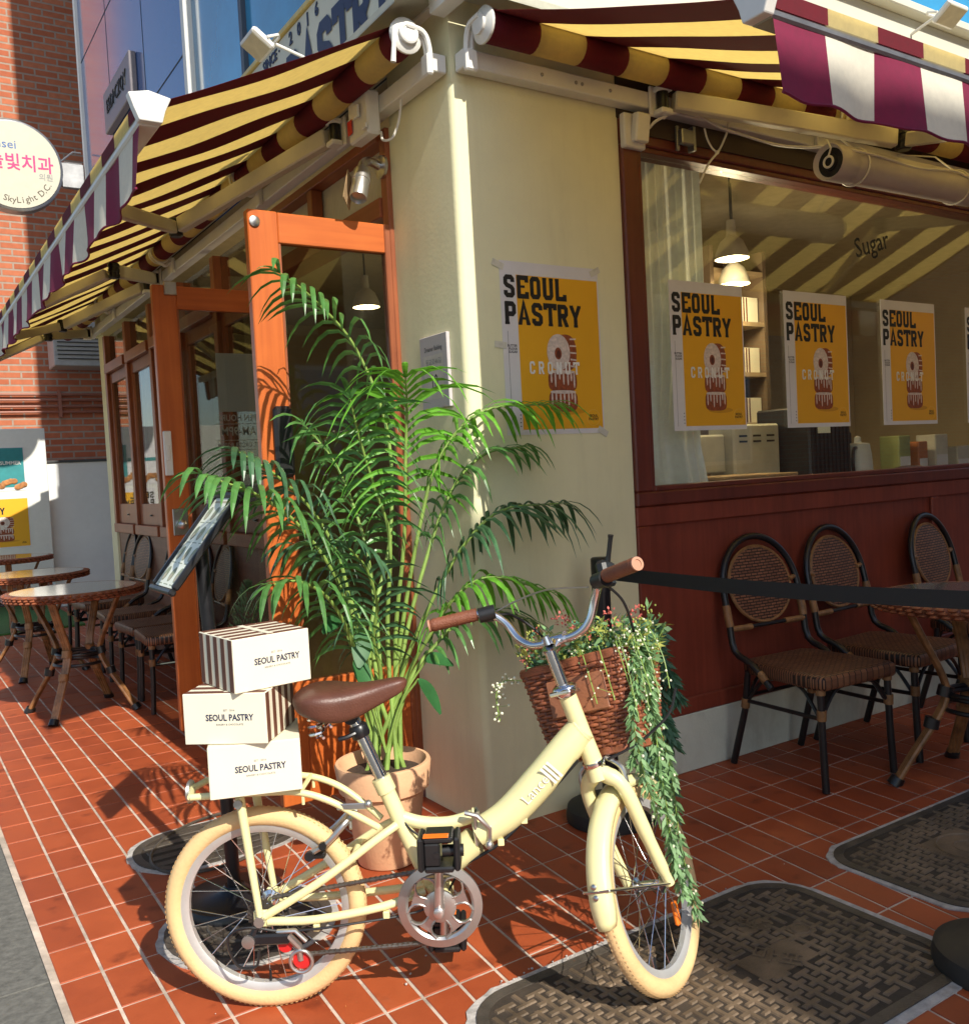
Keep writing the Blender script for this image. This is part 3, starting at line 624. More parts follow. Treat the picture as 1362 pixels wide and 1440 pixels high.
# fascia sign with navy letters
sg = thing('fascia_sign', (-.05,1.6,3.01), 'long cream sign board with navy lettering above the left awning', 'sign')
mb = MB(); mb.box((-.06,.12,3.01),(-.0315,3.0,3.40),.004); mb.build('board', FASCIA, sg, 0)
mb = MB(); mb.box((-.075,.10,3.4005),(-.02,3.02,3.425),.003); mb.box((-.075,3.0005,3.01),(-.02,3.02,3.40),.003); mb.build('trim', mat('gold_trim', (.62,.47,.16), .4, metal=.3), sg, 0)
mb = MB(); F = frame((-.0602,2.30,3.045),(0,-1,0),(0,0,1))
glyph_text(mb, 'SEOUL PASTRY', F, .23, 1.0, .24, .15, .004, .0006)
text(mb, 'SINCE ·', F @ Matrix.Translation((.80,.305,0)), .07, bold=.02, ext=.002)
for i, c in enumerate('2016'): text(mb, c, F @ Matrix.Translation((1.05+.10*i,.305,0)), .08, bold=.02, ext=.002)
mb.build('lettering', NAVY, sg, 0)
# granite plaque
pq = thing('wall_plaque', (0,4.75,4.2), 'grey stone name plaque on the blue granite wall', 'sign')
mb = MB(); mb.box((-.035,4.32,4.22),(.0185,5.22,4.54),.006); mb.build('plate', mat('plaque_stone', (.20,.18,.19), .35), pq, 0)
mb = MB(); F = frame((-.0355,4.77,4.39),(0,-1,0),(0,0,1)); text(mb, 'ESDPCZQY', F, .15, asp=.9, ext=.003); mb.build('lettering', BLACKINK, pq, 0)

# =================================================================== AWNINGS
def awning(right):
    # local frame: a = along the wall, d = out from the wall
    def P(a, d, z): return (a, -d, z) if right else (-d, a, z)
    a0, a1 = (.06, 4.6) if right else (.05, 6.9)
    n0 = a0 if right else a0
    edges = [a0]; k = (.2554 if right else .135); st = .205 if right else .2
    while k < a1:
        if k > a0+.01: edges.append(k)
        k += st
    edges.append(a1)
    t = thing('awning', P(a0, .12, 2.84), 'maroon and cream striped folding awning over the ' + ('poster window' if right else 'wooden doors and outdoor tables'), 'awning', 'striped folding awnings')
    dr, zr = .15, 2.895; df, zf = (1.33, 2.415) if right else (1.055, 2.455)
    can = MB(); rol = MB(); val = MB(); bar = MB()
    rr = random.Random(3)
    for i in range(len(edges)-1):
        b0, b1 = edges[i], edges[i+1]; mar = (i % 2 == 0)
        can.use(MAROONCLOTH if mar else CREAMCLOTH); n = 16
        vs = []
        for j in range(n+1):
            f_ = j/n; d = dr+(df-dr)*f_; z = zr+(zf-zr)*f_-.010*math.sin(math.pi*f_)
            w0, w1 = [.0045*math.sin(b*9.7+f_*5.1)*math.sin(f_*math.pi)+.003*math.sin(b*23-f_*9)*math.sin(f_*math.pi) for b in (b0,b1)]
            vs += [P(b0,d,z+w0), P(b1,d,z+w1), P(b0,d,z+w0+.0015), P(b1,d,z+w1+.0015)]
        fs = []
        for j in range(n):
            o = 4*j; fs += [(o,o+1,o+5,o+4),(o+2,o+6,o+7,o+3)]
        can.add(vs, fs)
        rol.use(MAROONCLOTH if mar else CREAMCLOTH)
        ring = [(.15+.056*math.cos(2*math.pi*q/20), 2.845+.056*math.sin(2*math.pi*q/20)) for q in range(20)]
        rol.add([P(b0,d,z) for d,z in ring]+[P(b1,d,z) for d,z in ring], [(q,(q+1)%20,20+(q+1)%20,20+q) for q in range(20)])
        bar.use(MAROONCLOTH if mar else CREAMCLOTH)           # cloth wrapped over the front bar
        sec = [(df-.05,zf+.012),(df+.005,zf+.016),(df+.024,zf+.004),(df+.024,zf-.038)]
        bar.add([P(b0,d,z) for d,z in sec]+[P(b1,d,z) for d,z in sec], [(q,q+1,5+q,4+q) for q in range(3)])
        # valance: hanging cloth with soft folds and a scalloped hem
        val.use(MAROONVAL if mar else CREAMVAL); m, h = 10, 6; base = len(val.v); vs = []; fs = []
        for q in range(m+1):
            a = b0+(b1-b0)*q/m
            for u in range(h+1):
                w_ = u/h; wob = (.012*math.sin(a*11.3)+.008*math.sin(a*23+1))*w_
                drop = .205+.004*math.cos(2*math.pi*(a-b0)/(b1-b0))*(-1)
                vs.append(P(a, df+.012+wob+.01*w_, zf-.035-drop*w_))
        for q in range(m):
            for u in range(h): fs.append((q*(h+1)+u,(q+1)*(h+1)+u,(q+1)*(h+1)+u+1,q*(h+1)+u+1))
        val.add(vs, fs)
    can.build('canopy', None, t, 60); rol.build('roller', None, t, 60); bar.build('front_cover', None, t, 30)
    v = val.build('valance', None, t, 60)
    hem = MB(); pts = []
    a = a0
    while a < a1:
        pts.append(P(a, df+.022+(.012*math.sin(a*11.3)+.008*math.sin(a*23+1)), zf-.24-.004*math.cos(2*math.pi*(a-k)/st)*(-1))); a += .025
    hem.tube(pts, .004, 5); hem.build('hem', MAROONVAL, v)
    fb = MB(); fb.box(P(a0-.012, df-.045, zf-.058), P(a1, df+.021, zf+.0), .006); fb.build('front_bar', GREYMETAL if right else WHITEPAINT, t, 0)
    ec = MB()                                                # white moulded end cap of the front bar
    F = Matrix(((0,0,1,a0-.040),(-1,0,0,0),(0,1,0,0),(0,0,0,1))) if right else Matrix(((-1,0,0,0),(0,0,1,a0-.040),(0,1,0,0),(0,0,0,1)))
    ec.prism([(df-.075,zf+.022),(df-.01,zf+.036),(df+.05,zf+.022),(df+.036,zf-.02),(df+.022,zf-.055),(df-.045,zf-.055),(df-.055,zf-.02)], 0, .035, F); ec.build('end_cap', WHITEPAINT, t, 0, .004)
    hd = MB(); q = [P(a0-.10, 0.012 if not right else .101, 2.995), P(a1, 0.012 if not right else .101, 2.995), P(a1, .235, 2.925), P(a0-.10, .235, 2.925), P(a1, .238, 2.900), P(a0-.10, .238, 2.900)]
    up = [tuple(Vector(p)+Vector((0,0,.006))) for p in q]
    hd.add(q+up, [(0,1,2,3),(3,2,4,5),(6,9,8,7),(9,11,10,8),(0,3,9,6),(3,5,11,9),(1,7,8,2),(2,8,10,4),(0,6,7,1),(5,4,10,11)]); hd.build('hood', mat('hood_metal', (.42,.42,.33), .5), t, 0)
    # roller end plate and curved bracket
    br = MB(); c = (.15, 2.845)
    br.lathe([(.058,0),(.062,.004),(.062,.012),(.05,.02),(.035,.024),(.035,.034),(.022,.036)], P(a0-.001, *c), tuple(Vector(P(-1,0,0))), 24)
    for s in (0, .022):
        pts = [P(a0-.012-s, d, z) for d, z in spline([(.15,2.86,0),(.085,2.855,0),(.066,2.81,0),(.066,2.735,0)], 5) for d, z in ((d, z),)] if 0 else [P(a0-.012-s, q.x, q.y) for q in spline([(.16,2.87,0),(.095,2.86,0),(.072,2.81,0),(.070,2.725,0)], 6)]
        br.tube(pts, .010, 8)
    br.box(P(a0-.046,.0625,2.715), P(a0+.004,.088,2.79), .006)
    br.build('bracket', WHITEPAINT, t)
    for aa in ((1.95,3.3) if right else (1.75,3.4,5.2)):
        b2 = MB(); pts = [P(aa, q.x, q.y) for q in spline([(.17,2.80,0),(.12,2.77,0),(.09,2.79,0),(.066,2.77,0)], 6)]; b2.tube(pts, .012, 8)
        b2.box(P(aa-.03,.0625,2.72), P(aa+.03,.085,2.82), .005)
        for e in (-.022, .022): b2.torus(P(aa+e,.15,2.845), P(1,0,0) if right else (0,1,0), .062, .007, 20, 6)
        b2.build('bracket', WHITEPAINT, t)
    # folding arms
    arms = [((.93,.10,2.765),(2.02,.44,2.655),(1.55,1.27,2.385)), ((4.4,.10,2.765),(3.3,.46,2.655),(3.8,1.27,2.385))] if right else \
           [((.76,.10,2.755),(1.86,.47,2.60),(.98,.98,2.415)), ((3.75,.10,2.755),(2.9,.55,2.60),(3.35,.98,2.415)), ((3.98,.10,2.755),(4.9,.52,2.60),(4.4,.98,2.415)), ((6.2,.10,2.755),(5.4,.55,2.60),(5.8,.98,2.415))]
    for s_, e_, f_ in arms:
        A_ = MB(); S, E_, Fv = Vector(P(*s_)), Vector(P(*e_)), Vector(P(*f_))
        def beam(p, q, w, h):
            d = (q-p); L = d.length; x = d.normalized(); y = Vector((0,0,1)).cross(x).normalized(); z = x.cross(y)
            A_.T = Matrix(((x.x,y.x,z.x,p.x),(x.y,y.y,z.y,p.y),(x.z,y.z,z.z,p.z),(0,0,0,1)))
            A_.box((.05,-w/2,-h/2),(L-.04,w/2,h/2),.006); A_.T = Matrix.Identity(4)
        beam(S, E_, .045, .075); beam(E_, Fv, .04, .06)
        ao = A_.build('folding_arm', ARMPAINT, t, 0)
        j = MB(); j.lathe([(.024,-.05),(.024,.05)], S, (0,0,1), 14); j.build('shoulder_pin', BLACKMETAL, ao)
        j = MB(); j.lathe([(.026,-.045),(.030,-.04),(.030,.04),(.026,.045)], E_, (0,0,1), 14)
        for zz in (-.03,0,.03): j.lathe([(.034,-.008),(.034,.008)], E_+Vector((0,0,zz)), (0,0,1), 14)
        j.build('elbow_joint', BLACKMETAL, ao)
        k_ = MB(); k_.box(tuple(Vector(P(s_[0]-.045,.063,2.70))), tuple(Vector(P(s_[0]+.045,.078,2.82))), .006); k_.box(tuple(Vector(P(s_[0]-.03,.078,2.79))), tuple(Vector(P(s_[0]+.03,.13,2.812))), .004); k_.box(tuple(Vector(P(s_[0]-.03,.078,2.70))), tuple(Vector(P(s_[0]+.03,.13,2.722))), .004)
        k_.build('shoulder_bracket', WHITEPAINT, ao, 0)
    return t
awR = awning(True); awL = awning(False)
mb = MB(); mb.tube([(-.20,.03,2.86),(-.205,.028,2.80),(-.21,.03,2.74)],[.010,.008,.010],8); mb.torus((-.15,.018,2.845),(0,1,0),.03,.009,18,8); mb.build('winding_eye', WHITEPAINT, awL)

# =================================================================== WALL FITTINGS
def fit(name, loc, label, cat, group=None): return thing(name, loc, label, cat, group)
t = fit('junction_box', (.80,-.03,2.58), 'white twin switch box at the top right edge of the cream pillar', 'electrical box')
mb = MB(); mb.box((.772,-.045,2.575),(.885,-.0125,2.71),.006); mb.build('body', WHITEPLASTIC, t, 0)
mb = MB(); mb.T = Matrix.Translation((.85,-.06,2.645)) @ Matrix.Rotation(R_(10),4,'X'); mb.box((-.045,-.02,-.05),(.028,.016,.06),.006); mb.T = Matrix.Identity(4); mb.build('lid', WHITEPLASTIC, t, 0)
t = fit('electrical_box', (-.1,.5,2.6), 'white electrical box with red sticker under the left awning roller', 'electrical box')
mb = MB(); mb.box((-.12,.42,2.645),(-.0625,.59,2.815),.008); mb.build('body', WHITEPLASTIC, t, 0)
mb = MB(); mb.box((-.137,.47,2.72),(-.1255,.51,2.77),.003); mb.box((-.135,.41,2.66),(-.1255,.45,2.68),.003); mb.build('latch', WHITEPLASTIC, t, 0)
mb = MB(); mb.box((-.1268,.545,2.68),(-.1255,.585,2.735)); mb.build('sticker', REDPLASTIC, t, 0)
mb = MB(); mb.tube(spline([(-.07,.41,2.65),(-.09,.36,2.60),(-.07,.32,2.60),(-.05,.30,2.66),(-.04,.29,2.74)],6),.005,6); mb.build('lead', WHITEPLASTIC, t)
t = fit('security_camera', (0,.42,2.52), 'silver bullet security camera beside the fluted transom', 'security camera')
mb = MB(); mb.lathe([(.045,0),(.045,.012),(.02,.02)],(-.021,.505,2.55),(-1,0,0),20); mb.tube(spline([(-.03,.505,2.55),(-.09,.49,2.56),(-.13,.46,2.535),(-.15,.44,2.50)],5),.017,10); mb.build('bracket', STEEL, t)
ax_ = Vector((-.35,-.35,-.87)).normalized()
mb = MB(); mb.lathe([(.0,-.06),(.030,-.058),(.034,-.05),(.034,-.015),(.037,-.013),(.037,.0),(.034,.002),(.034,.075),(.031,.083),(.026,.07)],(-.165,.42,2.45),ax_,24); mb.build('body', ALU, t)
mb = MB(); mb.lathe([(.025,.066),(.001,.067)],(-.165,.42,2.45),ax_,20); mb.build('lens', BLACKPLASTIC, t)
mb = MB(); mb.T = Matrix.Translation((-.205,.46,2.44)) @ ax_.to_track_quat('Z','Y').to_matrix().to_4x4(); mb.box((.008,-.036,-.05),(.011,.036,.09)); mb.build('sun_shield', KRAFT, t, 0); 
mb.T = Matrix.Identity(4)
t = fit('rolled_screen', (2.1,-.35,2.53), 'rolled translucent ribbed screen hanging under the right awning arm', 'rolled screen')
p0, p1 = Vector((1.62,-.35,2.535)), Vector((2.72,-.35,2.545)); ax_ = (p1-p0).normalized(); L = (p1-p0).length
prof = [(.060,.02),(.073,.0),(.075,.01),(.075,.12)] + [(.071+.0022*(i % 2), .125+i*(L-.25)/110) for i in range(110)] + [(.075,L-.12),(.075,L-.01),(.062,L)]
mb = MB(); mb.lathe(prof, p0, ax_, 32); mb.build('roll', RIBBED, t, 60)
mb = MB(); mb.lathe([(.0595,.0195),(.035,.0185),(.033,.012),(.001,.010)], p0, ax_, 24); mb.build('inner_core', BLACKPLASTIC, t)
mb = MB(); mb.torus(p0+ax_*.004, ax_, .022, .005, 20, 8); mb.tube([p0+ax_*.004+Vector((0,0,.02)), p0+ax_*-.004+Vector((.0,-.02,.05)), p0+Vector((0,0,.09))], .004, 6)
for f_ in (.16,.86):
    mb.build('hanging_wire', WHITEPLASTIC, t); mb = MB()
    c = p0.lerp(p1,f_); mb.torus(c, ax_, .078, .004, 24, 6); mb.tube([c+Vector((0,0,.078)), c+Vector((0,.09,.17)), c+Vector((0,.285,.24))], .004, 6)
mb.build('hanging_wire', WHITEPLASTIC, t)
t = fit('cable', (1.2,-.1,2.7), 'white cable looping along the rail above the poster window', 'cable')
pts = [W(x,y,1,v) for x,y,v in ((912,180,-.06),(925,168,-.09),(955,157,-.10),(985,165,-.10),(1010,178,-.10),(1045,190,-.12),(1090,203,-.16),(1130,207,-.25),(1165,206,-.34),(1205,212,-.42),(1245,222,-.42),(1290,236,-.42),(1340,240,-.42),(1362,250,-.42))]
mb = MB(); mb.tube(spline(pts,6),.006,6); mb.build('cord', WHITEPLASTIC, t)
t = fit('cable_tie', (1.15,-.09,2.5), 'loose white cable tie dangling left of the pendant lamps', 'cable tie')
mb = MB(); mb.tube(spline([W(x,y,1,-.09) for x,y in ((1024,172),(1021,188),(1014,205),(1008,215),(996,230),(983,258))],6),.005,5); mb.tube(spline([W(x,y,1,-.085) for x,y in ((990,180),(994,195),(1001,208),(1008,214))],6),.004,5); mb.sphere(W(1008,214,1,-.088),.009,8,6); mb.build('strap', WHITEPLASTIC, t)
t = fit('mounting_bracket', (1.15,-.03,2.66), 'small grey steel bracket under the rail behind the white cable', 'bracket')
mb = MB(); mb.box((1.06,-.045,2.60),(1.075,-.031,2.70),.002); mb.box((1.06,-.075,2.62),(1.13,-.0455,2.68),.004); mb.box((1.131,-.07,2.60),(1.145,-.031,2.70),.002); mb.build('body', GREYMETAL, t, 0)
def flood(c, rz, label):
    t = local_thing('floodlight', c, rz, label, 'floodlight', 'white floodlights above the awnings'); t.scale = (.62,.62,.62)
    mb = MB(); mb.T = Matrix.Rotation(R_(35),4,'Y'); mb.box((-.09,-.13,-.025),(.09,.13,.02),.012)
    for i in range(6): mb.box((-.07,-.1+i*.036,.0205),(.07,-.09+i*.036,.035))
    mb.build('body', WHITEPAINT, t, 0)
    mb = MB(); mb.T = Matrix.Rotation(R_(35),4,'Y'); mb.box((-.075,-.115,-.030),(.075,.115,-.0255),.002); mb.build('lens', mat('flood_lens', (.55,.54,.40), .2, var=.1), t, 0)
    mb = MB(); mb.tube([(.02,-.135,.0),(.10,-.135,.03),(.12,-.10,.03),(.12,.10,.03),(.10,.135,.03),(.02,.135,.0)],.010,6); mb.tube([(.12,0,.03),(.33,0,-.02),(.40,0,-.06)],.012,8); mb.build('bracket', WHITEPAINT, t)
    return t
flood(tuple(W(362,62,0,-.30)), 0, 'white floodlight beside the navy lettered sign board')
flood(tuple(W(1335,20,1,-.30)), R_(90), 'white floodlight above the right awning valance')
t = fit('notice_plate', (-.01,.2,1.7), 'small grey address notice on the left face of the cream pillar', 'notice')
mb = MB(); mb.box((-.016,.098,1.565),(-.001,.298,1.838),.002); mb.build('plate', mat('notice_grey', (.50,.46,.46), .5, var=.04), t, 0)
F = frame((-.0162,.198,1.70),(0,-1,0),(0,0,1)); mb = MB(); mb.use(mat('notice_panel', (.56,.52,.47), .6)); frect(mb, F, -.075,-.10,.07,.065,.0006)
mb.use(BLACKINK); text(mb, 'Dreamer Building', F @ Matrix.Translation((0,.088,0)), .026, asp=.7); mb.use(GREYINK); text(mb, '동교로46길', F @ Matrix.Translation((0,.038,0)), .025, bold=.01, z=.0012); text(mb, 'Donggyo-ro 46-gil', F @ Matrix.Translation((0,.014,0)), .014, z=.0012)
mb.use(BLACKINK); text(mb, '10', F @ Matrix.Translation((0,-.04,0)), .085, asp=.62, z=.0012); mb.build('lettering', None, t, 0)

# =================================================================== POSTERS
def poster(name, F, w, h, label, group, curl=0., where='wall'):
    t = thing(name, tuple(F @ Vector((0,0,0))), label, 'poster', group)
    mb = MB(); mb.T = F; mb.box((0,0,.0),(w,h,.0008)); mb.T = Matrix.Identity(4); mb.build('sheet', PAPER, t, 0)
    mb = MB(); x0, y0, x1, y1 = w*.155, h*.030, w*.985, h*.925
    frect(mb, F, x0, y0, x1, y1, .0012); mb.build('colour_panel', YELLOWINK, t, 0)
    mb = MB(); Fh = F @ Matrix.Translation((w*.035,h*.795,0)); glyph_text(mb, 'SEOUL', Fh, h*.122, .96, .235, .175, .0018, .0001)
    Fh = F @ Matrix.Translation((w*.035,h*.640,0)); glyph_text(mb, 'PASTRY', Fh, h*.125, .96, .235, .175, .0018, .0001); mb.build('headline', BLACKINK, t, 0)
    mb = MB(); cx = w*.575
    mb.use(YELLOWINK)
    def bean(cx, cy, rx, ry, e=.55, n=28): return [(cx+rx*math.copysign(abs(math.cos(2*math.pi*i/n))**e, math.cos(2*math.pi*i/n)), cy+ry*math.copysign(abs(math.sin(2*math.pi*i/n))**e, math.sin(2*math.pi*i/n))) for i in range(n)]
    mb.use(mat('poster_shadow_ink', (.62,.29,.01), .5)); fpoly(mb, F, ell(cx+w*.06,h*.135,w*.17,h*.02), .0014)
    for k, cy in enumerate((.195,.315)):
        mb.use(DONUT); fpoly(mb, F, bean(cx, h*cy, w*.148, h*.064), .0016+.0001*k)
        mb.use(GLAZE)
        for q, lx in enumerate((-.115,-.075,-.03,.01,.055,.09,.12)):
            L_ = (.085,.06,.10,.07,.095,.05,.08)[(q+k*3) % 7]
            fpoly(mb, F, bean(cx+w*lx, h*(cy+.058)-h*L_/2, w*.0085, h*L_/2, .8, 12), .0020)
        fpoly(mb, F, bean(cx, h*(cy+.055), w*.132, h*.010, .8), .0019)
    mb.use(DONUT); fpoly(mb, F, bean(cx+w*.045, h*.485, w*.112, h*.108, .8), .0022)
    mb.use(GLAZE)
    for q in range(5): fpoly(mb, F, [(cx+w*.09,h*(.40+.04*q)),(cx+w*.155,h*(.395+.042*q)),(cx+w*.155,h*(.403+.042*q)),(cx+w*.09,h*(.41+.04*q))], .0023)
    fpoly(mb, F, ell(cx-w*.03, h*.485, w*.118, h*.108), .0025)
    mb.use(DONUT); fpoly(mb, F, ell(cx-w*.035, h*.478, w*.036, h*.036, 20), .0027)
    mb.use(mat('donut_hole_ink', (.10,.02,.01), .6)); fpoly(mb, F, ell(cx-w*.031, h*.474, w*.022, h*.024, 16), .0028)
    mb.build('pastry_picture', None, t, 0)
    mb = MB(); Fh = F @ Matrix.Translation((w*.245,h*.355,0)); glyph_text(mb, 'CRONUT', Fh, h*.072, .86, .20, .44, .0030, .0001); mb.build('word', WHITEINK, t, 0)
    mb = MB()
    for i, wd in enumerate(('BUTTER','FLOUR','SUGAR')): text(mb, wd, F @ Matrix.Translation((w*.135,h*(.515-.018*i),0)), h*.019, 'RIGHT', bold=.02, z=.0014)
    frect(mb, F, w*.05, h*.03, w*.053, h*.60, .0012)
    for i in range(4): fpoly(mb, F, ell(w*.135, h*(.05+.022*i), w*.006, w*.006, 8), .0014)
    text(mb, 'SEOUL', F @ Matrix.Translation((w*.885,h*.105,0)), h*.022, bold=.03, z=.0016); text(mb, 'PASTRY', F @ Matrix.Translation((w*.885,h*.085,0)), h*.022, bold=.03, z=.0016); mb.build('small_print', BLACKINK, t, 0)
    mb = MB(); c = [F @ Vector((w*.885+w*.068*math.cos(a),h*.094+w*.068*math.sin(a),.0017)) for a in [2*math.pi*i/28 for i in range(28)]]; mb.tube(c, .0006, 4, closed=True); mb.build('seal', mat('pale_yellow_ink', (.85,.55,.12), .5), t, 0)
    return t
G_ = 'yellow pastry posters'
FW = lambda x, z, y: frame((x, y, z), (1,0,0), (0,0,1)) @ Matrix(((1,0,0,0),(0,1,0,0),(0,0,1,0),(0,0,0,1)))
tp = poster('poster', FW(.165,1.447,-.0012), .468, .642, 'yellow pastry poster taped to the cream pillar', G_)
mb = MB()
for x, z, a in ((.155,2.075,20),(.615,2.075,-25),(.62,1.455,30),(.15,1.78,5)):
    mb.T = Matrix.Translation((x,-.003,z)) @ Matrix.Rotation(R_(a),4,'Y'); mb.box((-.022,-.0005,-.012),(.03,.0003,.012))
mb.T = Matrix.Identity(4); mb.build('clear_tape', mat('tape', (.62,.60,.50), .25), tp, 0)
for i, (x, z, w_, lab) in enumerate(((1.045,1.447,.450,'yellow pastry poster on the window beside the sheer curtain'),(1.775,1.447,.470,'yellow pastry poster on the window, between two other window posters'),(2.522,1.447,.480,'yellow pastry poster on the window below the word Sugar'),(3.30,1.447,.47,'yellow pastry poster cut off by the right edge of the photo'))):
    poster('poster', FW(x,z,.0285), w_, .637, lab, G_)
t = thing('window_lettering', (2.45,.03,2.33), 'dark word Sugar on the shop window glass', 'lettering')
F = frame((2.47,.0285,2.355),(1,0,.27),(0,0,1)); mb = MB(); text(mb, 'Sugar', F, .135, asp=.98, bold=.008, z=.0003); mb.build('letters', BLACKINK, t, 0)

# =================================================================== INSIDE THE SHOP
t = thing('curtain', (1.0,.17,1.15), 'sheer white curtain gathered at the left end of the shop window', 'curtain')
mb = MB(); vs = []; n = 90
for i in range(n+1):
    x = .80+.62*i/n; 
    for k in range(13):
        z = 1.12+1.6*k/12; pin = 1-.12*math.exp(-((z-1.45)/.25)**2)
        vs.append((.80+(x-.80)*pin, .175+.022*math.sin(i*.78+.2*k*.3)+.010*math.sin(i*1.9), z))
mb.add(vs, [(i*13+k,(i+1)*13+k,(i+1)*13+k+1,i*13+k+1) for i in range(n) for k in range(12)]); mb.build('cloth', CURTAIN, t, 80)
mb = MB(); mb.tube([(.78,.175,2.73),(4.4,.175,2.73)],.012,8); mb.build('rod', STEEL, t)
LBL = ['pendant lamp hanging above the left window poster, nearer the glass', 'pendant lamp just above the top edge of the left window poster', 'lit pendant lamp seen through the near open door']
for i, (px, py, y, ax) in enumerate(((1029,364,.55,1),(1032,400,.80,1),(515,432,.9,0))):
    p = W(px,py,ax,y); t = thing('pendant_lamp', tuple(p), LBL[i], 'pendant lamp', 'lit pendant lamps')
    mb = MB(); mb.lathe([(.022,.20),(.025,.12),(.06,.09),(.085,.03),(.088,.0),(.082,.0),(.055,.085)], p, (0,0,1), 24); mb.build('shade', mat('lamp_shade', (.50,.46,.36), .5), t)
    mb = MB(); mb.lathe([(.081,.004),(.001,.0045)], p, (0,0,1), 24); mb.build('bulb', LAMPLIT, t)
    pl_ = bpy.data.lights.new('pendant_light', 'POINT'); pl_.energy = 11; pl_.color = (1., .80, .48); pl_.shadow_soft_size = .05
    po_ = bpy.data.objects.new('pendant_light', pl_); COL.objects.link(po_); po_.parent = t; po_.location = (0, 0, -.06)
    mb = MB(); mb.tube([p+Vector((0,0,.2)), (p.x,p.y,2.86)], .006, 6); mb.build('cord', BLACKPLASTIC, t)
t = thing('counter', (2.6,.5,.09), 'wooden counter inside along the shop window', 'counter')
mb = MB(); mb.box((1.55,.22,1.06),(4.6,.80,1.10),.004); mb.build('top', KRAFT, t, 0); mb = MB(); mb.box((1.6,.27,.09),(4.55,.78,1.0595)); mb.build('base', INTDARK, t, 0)
t = thing('shelf_unit', (2.3,1.1,.09), 'dark shelf unit stacked with striped pastry boxes inside', 'shelf')
sx0, sx1, sy0 = 2.30, 2.78, .95
mb = MB(); mb.box((sx0,sy0+.30,.09),(sx1,sy0+.33,2.55)); mb.box((sx0,sy0,.09),(sx0+.03,sy0+.2995,2.55)); mb.box((sx1-.03,sy0,.09),(sx1,sy0+.2995,2.55)); mb.build('cabinet', INTDARK, t, 0)
for z in (1.2,1.50,1.80,2.1,2.4):
    mb = MB(); mb.box((sx0+.0305,sy0,z),(sx1-.0305,sy0+.2995,z+.025)); mb.build('shelf_board', mat('shelf_board', (.35,.25,.14), .6), t, 0)
mats_ = [BOXCARD, BOXBROWN]; nb = 0
for i, (x, z, w_) in enumerate(((2.335,1.526,.18),(2.53,1.526,.20),(2.335,1.826,.20),(2.55,1.826,.18),(2.335,2.126,.19),(2.54,2.126,.19))):
    b = thing('pastry_box', (x,sy0+.03,z), 'striped cream pastry box on the inner shelf unit', 'box', 'pastry boxes on the inner shelf')
    mb = MB(); mb.box((x,sy0+.03,z),(x+w_,sy0+.25,z+.15)); mb.build('carton', BOXCARD, b, 0)
    mb = MB()
    for k in range(4): mb.box((x+.012+k*w_*.13,sy0+.0285,z+.002),(x+.012+k*w_*.13+w_*.06,sy0+.0298,z+.148))
    mb.build('stripes', BOXBROWN, b, 0)
t = thing('folded_cloth', (1.85,.45,1.10), 'folded plaid cloth under a wooden board inside the window', 'folded cloth')
CL = mat('plaid_cloth', (.22,.16,.11), .9, var=.5, scale=30)
mb = MB()
for i in range(4):
    z = 1.101+.028*i; mb.box((1.62,.30,z),(2.12-.02*i,.62,z+.0265),.012)
mb.build('cloth', CL, t, 40)
mb = MB(); mb.box((1.60,.28,1.2145),(2.16,.62,1.232),.004); mb.build('board', mat('board_wood', (.38,.25,.12), .55, var=.25), t, 0)
t = thing('metal_hopper', (2.2,.65,1.10), 'pale ridged metal case with louvres inside behind the plaid cloth', 'machine')
mb = MB(); mb.box((2.05,.60,1.101),(2.42,.79,1.50),.012); mb.box((1.85,.66,1.24),(2.049,.79,1.45),.01); mb.build('case', mat('case_metal', (.45,.43,.34), .45, var=.1), t, 0)
mb = MB()
for r_ in range(2):
    for i in range(3): mb.box((2.09+i*.11,.596,1.43-.03*r_),(2.15+i*.11,.5995,1.44-.03*r_))
mb.build('louvre', BLACKPLASTIC, t, 0)
t = thing('espresso_machine', (2.6,.5,1.10), 'black ribbed machine standing inside between two window posters', 'machine')
mb = MB(); mb.box((2.44,.42,1.101),(2.80,.78,1.58),.01)
for i in range(10): mb.box((2.455+i*.034,.412,1.12),(2.470+i*.034,.4195,1.52))
mb.build('body', BLACKPLASTIC, t, 0); mb = MB(); mb.box((2.50,.405,1.43),(2.60,.4118,1.50)); mb.build('display', SCREEN, t, 0)
t = thing('kettle', (2.97,.5,1.10), 'silver jug standing inside the window right of the black machine', 'jug')
mb = MB(); mb.lathe([(.085,0),(.088,.01),(.075,.20),(.065,.26),(.055,.265),(.02,.27),(.018,.30),(.001,.31)],(2.975,.5,1.101),(0,0,1),28); mb.build('body', mat('jug_white', (.55,.56,.54), .3), t)
mb = MB(); mb.tube(spline([(2.90,.46,1.34),(2.85,.44,1.33),(2.84,.44,1.24),(2.89,.46,1.16)],5),.01,8); mb.build('handle', BLACKPLASTIC, t)
t = thing('coffee_grinder', (2.95,.7,1.10), 'dark coffee grinder with a cone hopper inside behind the silver jug', 'grinder')
mb = MB(); mb.box((2.86,.60,1.101),(3.08,.79,1.45),.02); mb.build('body', BLACKMETAL, t, 0); mb = MB(); mb.lathe([(.04,0),(.11,.17),(.115,.18),(.115,.20),(.001,.205)],(2.97,.70,1.45),(0,0,1),24); mb.build('hopper', mat('smoke_hopper', (.08,.06,.045), .15), t)
